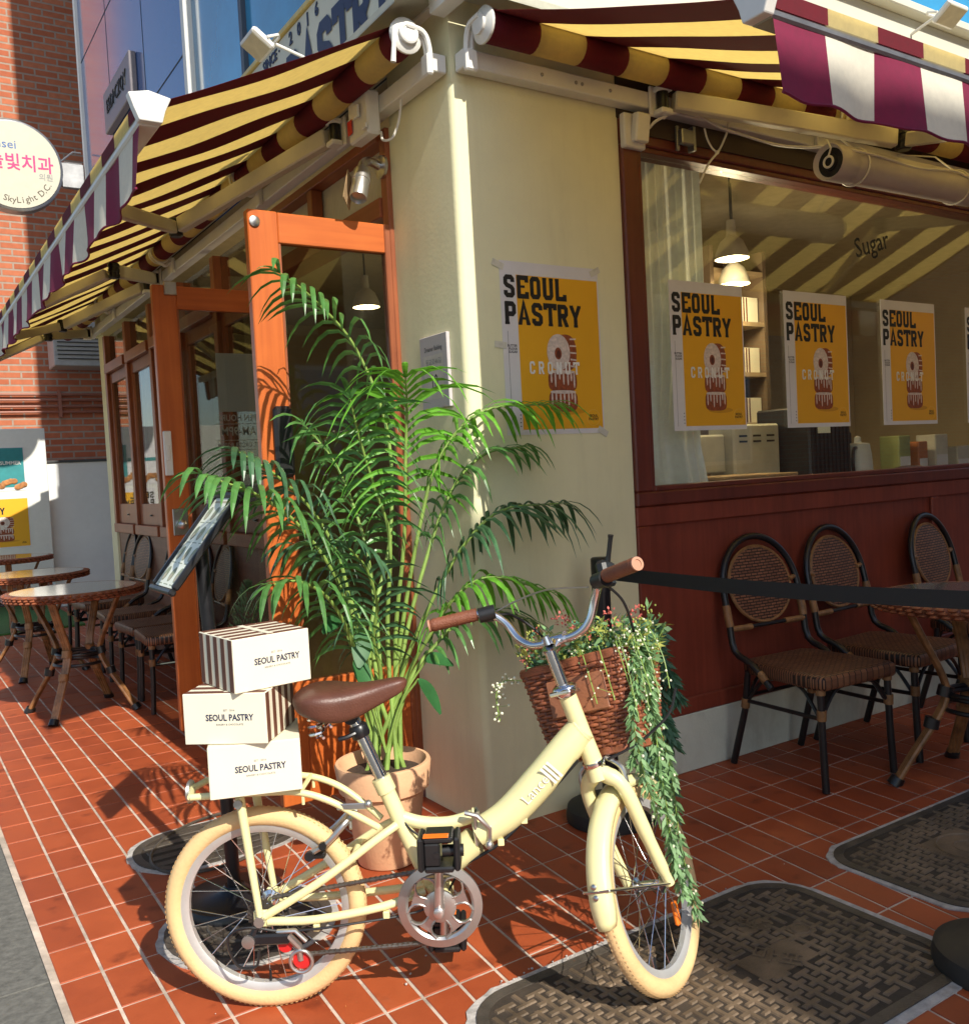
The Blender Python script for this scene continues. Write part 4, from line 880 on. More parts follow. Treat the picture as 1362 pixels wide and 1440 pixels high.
for i, (x, nm, m_, h_, w_, lb) in enumerate(((3.30,'carton',mat('carton_green', (.30,.33,.12), .5),.30,.12,'olive carton standing inside below the third window poster'),(3.50,'carton',mat('carton_amber', (.42,.14,.04), .5),.26,.10,'amber carton standing inside near the window edge'),(3.68,'carton',mat('carton_white', (.58,.55,.45), .5),.30,.14,'cream carton standing inside near the right photo edge'),(3.92,'carton',mat('carton_pale', (.50,.48,.40), .5),.22,.15,'low pale carton standing inside at the right photo edge'))):
    t = thing(nm, (x,.5,1.10), lb, 'carton'); mb = MB(); mb.box((x,.45,1.101),(x+w_,.58,1.101+h_),.006); mb.build('body', m_, t, 0); mb = MB(); mb.box((x+.01,.4485,1.14),(x+w_-.01,.4498,1.14+h_*.45)); mb.build('label_patch', PAPER, t, 0)
t = thing('tap', (3.2,.35,1.10), 'curved chrome rail inside the window below the third poster', 'rail'); mb = MB(); mb.tube(spline([(3.10,.36,1.101),(3.10,.36,1.17),(3.14,.36,1.21),(3.36,.36,1.21),(3.42,.36,1.18),(3.44,.36,1.101)],6),.009,8); mb.build('bar', CHROME, t)
t = thing('wall_cabinet', (3.6,2.7,1.6), 'pale cabinet on the inner wall behind the third window poster', 'cabinet')
mb = MB(); mb.box((3.3,2.5,1.2),(4.9,2.89,2.35),.004); mb.build('body', mat('cab_paint', (.30,.27,.20), .6), t, 0)
mb = MB(); mb.box((3.305,2.484,1.21),(4.09,2.499,2.34),.003); mb.build('door', mat('cab_paint2', (.33,.30,.22), .6), t, 0); mb = MB(); mb.box((4.11,2.484,1.21),(4.895,2.499,2.34),.003); mb.build('door', MATS['cab_paint2'], t, 0)
t = thing('plant_bush', (-.25,1.99,.10), 'small grey green bush low behind the far open door', 'plant')
mb = MB()
for i in range(420):
    a = random.uniform(0,6.283); rr = random.random()**.5; z = random.random(); w_ = (1-z)**.6*.12*rr
    c = Vector((-.17+w_*math.cos(a), 2.02+w_*math.sin(a), .52+.28*z)); d = Vector((math.cos(a)*.5,math.sin(a)*.5,.6+random.random())).normalized(); s_ = d.orthogonal().normalized()*.006
    mb.poly([c-s_, c+d*.022, c+s_, c-d*.012])
mb.build('foliage', mat('bush_green', (.22,.32,.20), .7, var=.4, trans=.2), t, 0)
mb = MB(); mb.lathe([(.07,0),(.09,.24),(.1,.25),(.085,.25),(.08,.2)],(-.17,2.02,.30),(0,0,1),20); mb.tube([(-.17,2.02,.12),(-.17,2.02,.3)],.03,8); mb.build('planter', TERRACOTTA, t)

# =================================================================== CAFE CHAIRS AND TABLES
def make_chair(loc, rz, label, group):
    # faces -y; x across
    t = local_thing('cafe_chair', loc, rz, label, 'chair', group)
    mb = MB()                                                     # seat cushion of woven rattan with rounded rolled edge
    out = [(-.205,-.235),(.205,-.235),(.225,-.20),(.205,.19),(.17,.225),(-.17,.225),(-.205,.19),(-.225,-.20)]
    def ins(k): return [(x*(1-k), y*(1-k)) for x, y in out]
    lv = [(ins(.03),.405),(out,.415),(out,.447),(ins(.025),.458),(ins(.12),.462),(ins(.5),.455)]
    vs = [(x,y,z) for o_, z in lv for x, y in o_]; n = len(out)
    mb.add(vs, [(l*n+i,l*n+(i+1)%n,(l+1)*n+(i+1)%n,(l+1)*n+i) for l in range(len(lv)-1) for i in range(n)]+[tuple((len(lv)-1)*n+i for i in range(n)), tuple(range(n))[::-1]])
    mb.build('seat', WEAVE, t, 50)
    # back: tall oval hoop leaning back, running down to the seat sides
    zc, a_, b_ = .725, .205, .235
    def back(u, v): return (u, .215+(v-.45)*.21, v)               # lean
    hoop = [back(-.215,.40),back(-.222,.50),back(-.222,.62)] + [back(.222*math.cos(R_(180-q)), .735+.235*math.sin(R_(q))) for q in range(0,181,12)] + [back(.222,.62),back(.222,.50),back(.215,.40)]
    hp = [(-.215,.03,.37),(-.222,.13,.455)] + [p for p in hoop[1:-1]] + [(.222,.13,.455),(.215,.03,.37)]
    mb = MB(); mb.tube(spline(hp,3), .0145, 10); mb.build('back_frame', RATTANTUBE, t)
    mb = MB(); N = 30; vs = []
    for s_ in (0,1):
        vs.append(tuple(Vector(back(0,.762))+Vector((0,(-.012 if s_ == 0 else .002),0))))
        for i in range(N):
            q = 2*math.pi*i/N; vs.append(tuple(Vector(back(.176*math.cos(q), .762+.158*math.sin(q)))+Vector((0,(.0 if s_ == 0 else .012),0))))
    mb.add(vs, [(0,1+(i+1)%N,1+i) for i in range(N)]+[(N+1,N+2+i,N+2+(i+1)%N) for i in range(N)]+[(1+i,1+(i+1)%N,N+2+(i+1)%N,N+2+i) for i in range(N)])
    bk = mb.build('backrest', WEAVEXZ, t, 60)
    mb = MB(); mb.tube([tuple(Vector(back(.180*math.cos(2*math.pi*i/36), .762+.162*math.sin(2*math.pi*i/36)))+Vector((0,.004,0))) for i in range(36)], .008, 6, closed=True); mb.build('rim', TANWRAP, bk)
    mb = MB()
    for s_ in (-1,1):
        for pth, rad in (([back(s_*.175,.765),back(s_*.217,.775)],.011), ([back(s_*.10,.588),back(s_*.215,.588)],.013), ([back(s_*.2215,.60),back(s_*.2235,.64),back(s_*.222,.69)],.0175), ([(s_*.218,.055,.395),(s_*.2165,.09,.425)],.0175)):
            mb = MB(); mb.tube(pth, rad, 10); mb.build('rattan_binding', TANWRAP, t)
    mb = MB(); mb.tube([back(-.22,.588),back(.22,.588)],.0095,8); mb.build('back_rail', RATTANTUBE, t)
    for sx in (-1,1):
        mb = MB(); mb.tube([(sx*.195,-.20,.42),(sx*.197,-.205,.2),(sx*.20,-.215,.004)],[.0145,.0145,.0155],10); l = mb.build('leg', RATTANTUBE, t)
        mb = MB(); mb.tube([(sx*.196,-.2025,.285),(sx*.1965,-.204,.325)],.019,10); mb.build('wrap', TANWRAP, l); mb = MB(); mb.tube([(sx*.195,-.20,.385),(sx*.195,-.20,.412)],.0195,10); mb.build('wrap', TANWRAP, l)
        mb = MB(); mb.tube([(sx*.20,.175,.42),(sx*.20,.20,.25),(sx*.205,.275,.004)],[.0145,.0145,.0155],10); l = mb.build('leg', RATTANTUBE, t)
        mb = MB(); mb.tube([(sx*.20,.192,.30),(sx*.20,.1985,.26)],.019,10); mb.build('wrap', TANWRAP, l)
    mb = MB()
    for sx in (-1,1):
        mb.tube([(sx*.197,-.2,.29),(sx*.2,.195,.29)],.009,8)
        for e in (-1,1): mb.tube(spline([(sx*.197,-.195 if e < 0 else .185,.29),(sx*.19,-.12*1 if e < 0 else .11,.38),(sx*.18,-.06 if e < 0 else .05,.405)],4),.008,6)
    for y in (-.202,.194):
        mb.tube([(-.197,y,.31),(.197,y,.31)],.008,8) if y > 0 else None
        for sx in (-1,1): mb.tube(spline([(sx*.19,y,.30),(sx*.12,y,.385),(sx*.05,y,.41)],4),.008,6)
    mb.build('stretcher', RATTANTUBE, t)
    return t
GR = 'rattan chairs against the maroon panel'; GL_ = 'rattan chairs beside the wooden storefront'
ch = make_chair((1.415,-.345,0), R_(-4), 'woven bistro chair against the maroon panel, nearest the cream pillar', GR)
def chair(loc, rz, label, group):
    c = copy_tree(ch); c.location = loc; c.rotation_euler.z = rz; c['label'] = label; c['group'] = group; return c
chair((1.975,-.345,0), R_(3), 'woven bistro chair between the pillar side chair and the cafe table', GR)
chair((2.80,-.34,0), R_(6), 'woven bistro chair behind the table at the right photo edge', GR)
for i, (y, d, lb) in enumerate(((2.95,-4,'dark bistro chair nearest the open far door, beside the front glass topped table'),(3.42,3,'dark bistro chair second from the open far door'),(4.12,-3,'dark bistro chair third along from the open far door'),(5.02,4,'dark bistro chair fourth along the storefront, beside the middle table'),(5.48,-2,'dark bistro chair at the far end of the storefront row'))):
    chair((-.30,y,0), R_(-90+d), lb, GL_)
def make_table(loc, rz, label, group):
    t = local_thing('cafe_table', loc, rz, label, 'table', group)
    mb = MB(); mb.lathe([(.30,.695),(.355,.700),(.378,.712),(.382,.727),(.378,.742),(.362,.748),(.352,.7455)],(0,0,0),(0,0,1),56)
    for k in range(56):
        a = 2*math.pi*k/56
        for z in (.708,.722,.736):
            a2 = a+(z*78); mb.sphere((.379*math.cos(a2),.379*math.sin(a2),z),.021,5,4,(1,1,.42))
    tp_ = mb.build('table_rim', WICKER, t, 60)
    mb = MB(); mb.lathe([(.3515,.735),(.3515,.7475),(.001,.7476)],(0,0,0),(0,0,1),56); mb.build('glass_top', MIRROR, t, 30)
    mb = MB(); mb.lathe([(.001,.69),(.34,.694),(.34,.697)],(0,0,0),(0,0,1),40); mb.build('underside', WEAVE, t, 30)
    for q in range(4):
        a = R_(45+90*q); ca, sa = math.cos(a), math.sin(a); l = None
        mb = MB()
        for o in (-.014,.0,.014):
            path = [(.27,.70),(.215,.58),(.15,.44),(.135,.36),(.17,.27),(.26,.13),(.335,.006)]
            mb.tube(spline([(r_*ca-o*sa, r_*sa+o*ca, z) for r_, z in path],4),.0115,8)
        l = mb.build('leg', BAMBOO, t)
        for r_, z in ((.137,.37),(.19,.245)):
            mb = MB(); mb.tube([((r_-.004)*ca,(r_-.004)*sa,z+.02),((r_+.006)*ca,(r_+.006)*sa,z-.02)],.029,10); mb.build('wrap', RATTANTUBE if q % 2 else TANWRAP, l)
        mb = MB(); mb.tube([(.322*ca,.322*sa,.03),(.34*ca,.34*sa,.0)],[.027,.031],10); mb.build('foot', RATTANTUBE, l)
    mb = MB()
    for z, r_ in ((.36,.125),(.345,.118),(.30,.14)): mb.torus((0,0,z),(0,0,1),r_,.010,32,8)
    mb.build('leg_ring', RATTANTUBE, t)
    return t
tb = make_table((-.84,3.20,0), R_(8), 'round glass topped wicker table nearest the camera on the left terrace', 'round wicker cafe tables')
def table(loc, rz, label):
    c = copy_tree(tb); c.location = loc; c.rotation_euler.z = rz; c['label'] = label; return c
table((-.88,4.72,0), R_(20), 'middle round wicker table on the left terrace')
table((-.80,7.0,0), R_(40), 'farthest round wicker table on the artificial turf')
table((1.74,-.87,0), R_(5), 'round wicker table cut by the right photo edge behind the black belt')

# =================================================================== STANCHIONS
def stanchion(x, y, label, cass):
    t = thing('stanchion', (x,y,0), label, 'barrier post', 'black belt barrier posts')
    mb = MB(); mb.lathe([(.17,0),(.172,.02),(.165,.05),(.14,.062),(.05,.075),(.001,.076)],(x,y,.001),(0,0,1),40); mb.build('base', RUBBER, t)
    mb = MB(); mb.lathe([(.032,.07),(.032,.86)],(x,y,0),(0,0,1),24); mb.build('pole', BLACKMETAL, t)
    mb = MB(); mb.lathe([(.036,.855),(.036,.975),(.030,.98),(.001,.981)],(x,y,0),(0,0,1),24); mb.build('belt_cassette', cass, t)
    return t
s1 = stanchion(.42,-.19,'black belt post in front of the cream pillar, behind the bicycle basket', BLACKPLASTIC)
s2 = stanchion(.50,-1.595,'black round belt post foot at the lower right corner', GREYMETAL)
bt = thing('barrier_belt', (.46,-.9,.9), 'long black barrier belt stretched across the right chairs', 'belt')
mb = MB(); A_, B_ = Vector((.435,-.222,.92)), Vector((.495,-1.56,.93)); N = 24; vs = []
for i in range(N+1):
    f_ = i/N; p = A_.lerp(B_, f_); sag = -.012*math.sin(math.pi*f_)
    for dz, dx in ((-.024,0),(.024,0)): vs.append((p.x+dx+.003*math.sin(f_*9), p.y, p.z+dz+sag))
mb.add(vs, [(2*i,2*i+2,2*i+3,2*i+1) for i in range(N)]); mb.build('webbing', mat('black_webbing', (.012,.012,.013), .6, bump=.3, bscale=500), bt, 60)
mb = MB(); mb.box((.482,-1.565,.902),(.506,-1.545,.958),.003); mb.build('belt_clip', GREYMETAL, bt, 0)

# =================================================================== MENU STAND
ms = thing('menu_stand', (-.935,.05,0), 'black pedestal menu stand with a tilted framed menu before the open doors', 'menu stand')
mb = MB(); mb.lathe([(.165,0),(.165,.012),(.155,.03),(.05,.042),(.03,.06),(.001,.06)],(-.935,.05,.002),(0,0,1),40); mb.build('base', BLACKMETAL, ms)
mb = MB(); mb.tube([(-.935,.05,.05),(-.95,.05,.6),(-.972,.05,1.13)],.021,14); mb.build('pole', BLACKMETAL, ms)
TL = Vector((-.885,.16,1.285)); Fm = frame((-.985,.05,1.15), (0,-1,0), (.63,0,.775))
mb = MB(); mb.T = Fm; mb.box((-.12,-.185,-.012),(.12,-.165,.010),.005); mb.box((-.12,.165,-.012),(.12,.185,.010),.005); mb.box((-.12,-.1645,-.012),(-.1,.1645,.010),.005); mb.box((.1,-.1645,-.012),(.12,.1645,.010),.005); mb.box((-.0995,-.1645,-.010),(.0995,.1645,-.002))
mb.T = Matrix.Identity(4); mb.build('panel_frame', BLACKPLASTIC, ms, 0)
mb = MB(); mb.T = Fm; mb.box((-.0995,-.1645,-.0018),(.0995,.1645,.001)); mb.T = Matrix.Identity(4); mn = mb.build('menu_sheet', SCREEN, ms, 0)
mb = MB(); mb.use(mat('menu_dark_ink', (.28,.31,.20), .6))
for r_ in range(4):
    for c_ in range(3):
        x, y = -.065+.065*c_, .105-.075*r_; fpoly(mb, Fm, ell(x,y,.020,.026,14), .0014); frect(mb, Fm, x-.022, y-.036, x+.022, y-.033, .0014)
mb.use(mat('menu_pink_ink', (.42,.38,.28), .6)); [fpoly(mb, Fm, ell(-.065+.065*c_, .095-.075*r_, .012,.012,10), .0018) for r_ in range(4) for c_ in range(3)]
frect(mb, Fm, -.08, .145, .08, .153, .0014); mb.build('menu_print', None, mn, 0)

# =================================================================== BICYCLE
HEAD = R_(-34.47); BA = (-1.045,-.572,0)
bk = local_thing('bicycle', BA, HEAD, 'pale yellow folding bicycle with cream tyres and wicker basket in front of the pillar', 'bicycle')
def wheel(name, T, hubw, cassette):
    RO = .255
    tr = MB(); tr.T = T; tr.torus((0,0,0),(0,1,0),RO-.024,.0235,72,12)
    for i in range(120):                                        # low tread blocks
        a = 2*math.pi*i/120
        for y, o in ((-.009,0),(.009,.5),(0,.25)):
            a2 = a+o*2*math.pi/120; c, s = math.cos(a2), math.sin(a2); rr = RO-.024+math.sqrt(.0235**2-y*y)-.0002
            tr.add([((rr+dr)*math.cos(a2+da)*1, y+dy, (rr+dr)*math.sin(a2+da)) for dr in (0,.0004) for da, dy in ((-.012,-.003),(.012,-.003),(.012,.003),(-.012,.003))],
                   [(4,5,6,7),(0,1,5,4),(1,2,6,5),(2,3,7,6),(3,0,4,7)])
    w = tr.build(name, TIRE, bk, 50)
    rm = MB(); rm.T = T; sec = [(-.0135,.205),(-.0135,.2195),(-.011,.220),(0,.214),(.011,.220),(.0135,.2195),(.0135,.205),(.008,.193),(-.008,.193)]; n = 72
    rm.add([(r*math.cos(2*math.pi*k/n), y, r*math.sin(2*math.pi*k/n)) for k in range(n) for y, r in sec], [(k*9+i,k*9+(i+1)%9,((k+1)%n)*9+(i+1)%9,((k+1)%n)*9+i) for k in range(n) for i in range(9)])
    rm.build('rim', RIMALU, w, 30)
    hb = MB(); hb.T = T; hb.lathe([(.007,-hubw-.02),(.007,-hubw),(.022,-hubw+.008),(.022,-hubw+.012),(.013,-hubw+.016),(.013,hubw-.016),(.022,hubw-.012),(.022,hubw-.008),(.007,hubw),(.007,hubw+.02)],(0,0,0),(0,1,0),18); hb.build('hub', CHROME, w)
    proto = MB(); proto.tube([(0,0,0),(0,0,1)],.0013,5)
    me = None
    for i in range(28):
        side = 1 if i % 2 else -1; a = 2*math.pi*i/28; lead = (1 if (i//2) % 2 else -1)*1.05
        p = T @ Vector((.020*math.cos(a+lead),side*(hubw-.010),.020*math.sin(a+lead))); q = T @ Vector((.196*math.cos(a),0,.206*math.sin(a)))
        if me is None: sp = proto.build('spoke', CHROME, w); me = sp
        else: sp = me.copy(); COL.objects.link(sp); sp.parent = w; ORG[sp] = ORG[me]
        d = q-p; sp.matrix_basis = Matrix.Translation(p) @ d.to_track_quat('Z','Y').to_matrix().to_4x4() @ Matrix.Diagonal((1,1,d.length,1))
    vv = MB(); vv.T = T; vv.tube([(0,0,-.2),(0,.002,-.165)],.0035,6); vv.build('valve', BLACKPLASTIC, w)
    return w
RW = wheel('rear_wheel', Matrix.Translation((0,0,.255)), .055, True)
AX = Vector((-.315,0,.949)).normalized(); AP = Vector((.949,0,.255))
ST = Matrix.Translation(AP) @ Matrix.Rotation(R_(61),4,AX) @ Matrix.Translation(-AP)
FH = Vector((.985,0,.258))
FWH = wheel('front_wheel', ST @ Matrix.Translation(FH) @ Matrix.Rotation(R_(20),4,'Y'), .045, False)
mb = MB(); mb.T = ST @ Matrix.Translation(FH); mb.box((.10,-.006,-.125),(.122,.006,-.065),.004); mb.build('reflector', AMBER, FWH, 0)
# frame
fr = MB()
fr.tube([(.316,0,.55),(.345,0,.475),(.372,0,.41),(.402,0,.34),(.43,0,.285)],[.0200,.0205,.021,.022,.023],16)          # seat tube
fr.tube([(.322,0,.535),(.308,0,.570)],.0245,16)
fr.tube(spline([(.335,0,.475),(.40,0,.452),(.47,0,.447),(.535,0,.462)],5),.0165,12)                            # top stay
fr.tube(spline([(.405,0,.325),(.46,0,.345),(.535,0,.40)],4),[.034,.034,.035,.036,.036,.036,.036,.036,.036],14)    # lower beam
fr.lathe([(.025,-.036),(.029,-.034),(.029,.034),(.025,.036)],(.444,0,.265),(0,1,0),20)
fr.tube([(.425,0,.30),(.444,0,.265)],.026,12)
ML = spline([(.545,0,.418),(.62,0,.462),(.70,0,.54),(.775,0,.625),(.815,0,.672)],6)
fr.tube(ML,[.036+.006*math.sin(math.pi*i/(len(ML)-1)) for i in range(len(ML))],18)
HT0, HT1 = Vector((.843,0,.573)), Vector((.782,0,.757))
fr.tube([HT0,HT0.lerp(HT1,.5),HT1],[.0245,.0225,.0225],18)
for s in (-1,1):
    fr.tube(spline([(.405,s*.018,.285),(.30,s*.045,.262),(.14,s*.062,.245),(.02,s*.062,.245)],4),.0105,10)      # chain stays
    fr.tube(spline([(.345,s*.018,.455),(.29,s*.040,.425),(.15,s*.060,.335),(.0,s*.064,.252)],4),.0105,10)       # seat stays
    fr.box((-.014,s*.058,.232),(.03,s*.068,.275),.004)
fr.tube([(.235,-.05,.385),(.235,.05,.385)],.009,8)
for c_, a_, R0 in ((Vector((.812,0,.668)),Vector((.75,0,.62)),.034),(Vector((.350,0,.462)),Vector((.27,-.1,.2)),.0),(Vector((.535,0,.462)),Vector((1,0,.1)),.0175)):
    if R0: fr.torus(c_, a_, R0, .0035, 24, 6)
frame_o = fr.build('bike_frame', BIKEPAINT, bk, 50)
lg = MB(); Fs = None
a0, a1 = Vector((.655,-.046,.503)), Vector((.735,-.046,.585)); Fs = frame((.665,-.0432,.500),(.735-.655,0,.585-.503),(-.6,0,1))
text(lg, 'Lance', Fs @ Matrix.Translation((.045,.006,0)), .036, bold=0, z=.0010)
for i in range(3): frect(lg, Fs, .088+.011*i, -.020, .095+.011*i, .032, .0015)
lg.build('logo', WHITEPAINT, frame_o, 0)
hg = MB(); hg.box((.535,-.030,.395),(.545,.030,.475),.003); hg.tube([(.515,-.038,.485),(.545,-.042,.478),(.575,-.040,.445),(.572,-.034,.408)],.0065,8); hg.tube([(.54,0,.475),(.54,0,.395)],.010,8); hg.sphere((.572,-.045,.405),.011,10,8)
hg.build('folding_hinge', ALU, frame_o)
cb = MB(); cb.tube(spline([(.80,-.03,.60),(.70,-.01,.490),(.60,-.02,.40),(.50,-.02,.345)],5),.004,6); cb.tube(spline([(.50,-.02,.345),(.42,-.03,.25),(.2,-.072,.232),(.05,-.078,.225)],5),.003,6)
cb.tube(spline([(.335,0,.50),(.38,-.02,.44),(.45,-.025,.40)],4),.003,6); cb.build('cable', BLACKPLASTIC, frame_o)
cl = MB()
for x, y, z in ((.66,-.02,.455),(.60,-.02,.402),(.14,-.066,.228),(.31,-.05,.245)): cl.box((x-.008,y-.006,z-.010),(x+.008,y+.006,z+.008),.002)
cl.build('cable_clip', BIKEPAINT, frame_o, 0)
# saddle and post
sp = MB(); sp.tube([(.318,0,.55),(.262,0,.688),(.246,0,.728)],.0158,16); sp.build('seat_post', CHROME, bk)
sc = MB(); sc.lathe([(.021,-.016),(.024,-.010),(.024,.012),(.019,.018)],(.262,0,.690),(-.37,0,.93),18); sc.tube([(.255,-.022,.690),(.235,-.032,.684),(.215,-.032,.680)],.006,8); sc.lathe([(.019,-.028),(.019,.028)],(.246,0,.732),(0,1,0),14); sc.build('seat_clamp', BLACKMETAL, bk)
sd = MB(); prof = [(.110,.045,.784,.020),(.122,.078,.783,.040),(.16,.096,.783,.062),(.21,.090,.775,.072),(.26,.064,.775,.064),(.305,.042,.787,.050),(.345,.032,.799,.040),(.375,.024,.806,.030),(.388,.010,.808,.012)]
m = 22; vs = []
for x, w, zc, h in prof:
    for k in range(m):
        a = 2*math.pi*k/m; cy, sz = math.cos(a), math.sin(a)
        vs.append((x, w*math.copysign(abs(cy)**.75, cy), zc+(h*.50*math.copysign(abs(sz)**.8, sz) if sz > 0 else h*1.0*math.copysign(abs(sz)**.6, sz)*(.55+.45*abs(cy)))))
n = len(prof); sd.add(vs, [(i*m+k,i*m+(k+1)%m,(i+1)*m+(k+1)%m,(i+1)*m+k) for i in range(n-1) for k in range(m)]+[tuple(range(m)),tuple((n-1)*m+k for k in range(m))])
so = sd.build('saddle', LEATHER, bk, 60); so.modifiers.new('smooth','SUBSURF').levels = 1; so.modifiers['smooth'].render_levels = 2
ss = MB()
for s in (-1,1):
    ss.tube([(.165+.017*math.cos(q*.8), s*.05+.017*math.sin(q*.8), .690+.0024*q) for q in range(24)],.004,6)
    ss.tube(spline([(.165,s*.05,.69),(.2,s*.025,.725),(.26,s*.02,.735),(.35,s*.01,.785)],4),.0035,6)
ss.build('saddle_spring', CHROME, so)
# rack
rk = MB()
for s in (-1,1):
    rk.tube(spline([(-.15,s*.062,.562),(.02,s*.062,.566),(.115,s*.06,.562),(.19,s*.056,.535),(.255,s*.045,.49),(.30,s*.03,.455)],5),.0085,10)
    rk.tube([(-.03,s*.062,.558),(-.012,s*.068,.40),(.004,s*.072,.262)],[.0115,.010,.0085],10)
rk.tube(spline([(-.15,.062,.562),(-.165,.0,.562),(-.15,-.062,.562)],5),.0085,10)
for x in (-.10,-.02,.06,.12): rk.tube([(x,-.062,.564),(x,.062,.564)],.006,8)
for s in (-1,1): rk.tube([(.125,s*.061,.556),(.125,s*.061,.532)],.004,6)
rko = rk.build('rack', BIKEPAINT, bk)
r2 = MB(); r2.box((.205,-.060,.512),(.28,-.055,.528),.003); r2.sphere((.283,-.058,.525),.010,10,8); r2.lathe([(.011,0),(.011,.006)],(-.03,-.075,.545),(0,-1,0),14); r2.lathe([(.013,0),(.013,.01)],(.004,-.075,.253),(0,-1,0),14); r2.build('rack_bolt', ALU, rko)
r3 = MB(); r3.lathe([(.028,0),(.030,.006),(.024,.010)],(-.168,0,.556),(-1,0,0),18); r3.build('rear_plate', ALU, rko)
# brakes at the rear
br = MB(); br.tube(spline([(.135,-.046,.405),(.175,-.050,.43),(.215,-.045,.468),(.235,-.02,.485)],4),.0075,8); br.tube(spline([(.135,.046,.405),(.175,.050,.43),(.215,.045,.468),(.235,.02,.485)],4),.0075,8); br.tube([(.235,-.05,.462),(.225,0,.50),(.235,.05,.462)],.004,6); bo = br.build('rear_brake', ALU, bk)
br = MB(); br.box((.12,-.040,.385),(.165,-.018,.402),.004); br.tube([(.13,-.05,.40),(.13,-.06,.40)],.012,10); br.tube([(.165,-.052,.425),(.165,-.062,.425)],.010,10); br.build('brake_pad', BLACKPLASTIC, bo, 30)
# chain set
BBc = Vector((.444,-.055,.265))
gd = MB(); n = 60; ro = .104
gd.add([(BBc.x+r*math.cos(2*math.pi*k/n), y, BBc.z+r*math.sin(2*math.pi*k/n)) for r, y in ((.104,-.052),(.104,-.060),(.084,-.064),(.078,-.060),(.078,-.052)) for k in range(n)], [(l*n+k,l*n+(k+1)%n,((l+1)%5)*n+(k+1)%n,((l+1)%5)*n+k) for l in range(5) for k in range(n)])
for i in range(5):
    a = R_(90+72*i)
    prof_ = [(.026,.50),(.036,.30),(.050,.215),(.062,.24),(.072,.36),(.081,.56)]
    pl_ = [(BBc.x+q*math.cos(a+t_), BBc.z+q*math.sin(a+t_)) for q, t_ in prof_]+[(BBc.x+q*math.cos(a-t_), BBc.z+q*math.sin(a-t_)) for q, t_ in prof_[::-1]]
    gd.prism(pl_, .055, .063, Matrix(((1,0,0,0),(0,0,-1,0),(0,1,0,0),(0,0,0,1))))
    for sg in (-1,1): gd.tube([(BBc.x+q*math.cos(a+sg*t_*.86), -.063, BBc.z+q*math.sin(a+sg*t_*.86)) for q, t_ in prof_], .0028, 6)
gd.lathe([(.04,.0),(.04,.008),(.028,.012),(.001,.012)],(BBc.x,-.056,BBc.z),(0,-1,0),24); crk = gd.build('chain_guard', ALU, bk, 40)
ca = MB(); 
for s, d in ((-1,1),(1,-1)):
    y = s*.080; ca.tube([(BBc.x,y,BBc.z),(BBc.x+.004*d,y+s*.008,BBc.z+.08*d),(BBc.x+.008*d,y+s*.012,BBc.z+.158*d)],[.014,.0105,.0115],10)
ca.lathe([(.006,-.085),(.006,.085)],(BBc.x,0,BBc.z),(0,1,0),12); ca.lathe([(.013,0),(.013,.014),(.009,.017),(.001,.017)],(BBc.x,-.087,BBc.z),(0,-1,0),18); ca.build('crank', mat('satin_crank', (.62,.56,.53), .3, metal=.85), bk)
def pedal(c, s):
    p = MB(); x, y, z = c
    p.box((x-.045,y-.03,z-.040),(x-.030,y+.045,z+.040),.005); p.box((x+.040,y-.03,z-.040),(x+.055,y+.045,z+.040),.005)
    p.box((x-.0295,y-.03,z+.028),(x+.0395,y+.045,z+.042),.004); p.box((x-.0295,y-.03,z-.042),(x+.0395,y+.045,z-.028),.004); p.box((x-.0295,y-.028,z-.0275),(x+.008,y+.04,z+.0275),.004); p.lathe([(.014,0),(.014,.05)],(x+.012,y,z),(1,0,0),14); p.tube([(x,y-.03,z),(x,y+.06,z)],.008,8)
    po = p.build('pedal', BLACKPLASTIC, bk, 30)
    q = MB(); q.box((x-.03,y-.02*s-.012,z+.0425),(x+.03,y-.02*s+.012,z+.045),.001); q.build('pedal_reflector', AMBER, po, 0)
pedal((BBc.x+.008,-.135,BBc.z+.168), 1); pedal((BBc.x-.008,.135,BBc.z-.165), -1)
# chain: upper and lower runs with links
def links(p, q):
    chn = MB(); p, q = Vector(p), Vector(q); L = (q-p).length; N = int(L/.0127)
    for i in range(N):
        a = p.lerp(q, i/N); b_ = p.lerp(q, (i+1)/N); o = .0035 if i % 2 else .0018
        chn.tube([a+Vector((0,o,0)), b_+Vector((0,o,0))], [.0048,.0048], 6); chn.tube([a-Vector((0,o,0)), b_-Vector((0,o,0))], [.0048,.0048], 6); chn.lathe([(.0052,-.005),(.0052,.005)], a, (0,1,0), 8)
    chn.build('chain', CHM, bk, 40)
CHM = mat('chain_steel', (.16,.14,.12), .4, metal=.8, var=.4)
links((.43,-.046,.352),(.03,-.046,.297)); links((.45,-.046,.170),(.10,-.046,.150))
cs = MB()
for r, y in ((.040,-.040),(.034,-.045),(.028,-.050),(.022,-.055)):
    t_ = [(rr*math.cos(2*math.pi*k/36), rr*math.sin(2*math.pi*k/36)) for k in range(36) for rr in ((r if k % 2 else r-.005),)]
    cs.add([(x,y,.255+z) for x, z in t_]+[(x,y-.002,.255+z) for x, z in t_], [tuple(range(36)),tuple(range(36,72))[::-1]]+[(k,(k+1)%36,36+(k+1)%36,36+k) for k in range(36)])
cs.build('cassette', MATS['chain_steel'], RW, 0)
dl = MB(); dl.use(BLACKMETAL); dl.box((-.03,-.085,.195),(.075,-.065,.222),.005); dl.tube([(.0,-.072,.25),(-.02,-.078,.21)],.009,8)
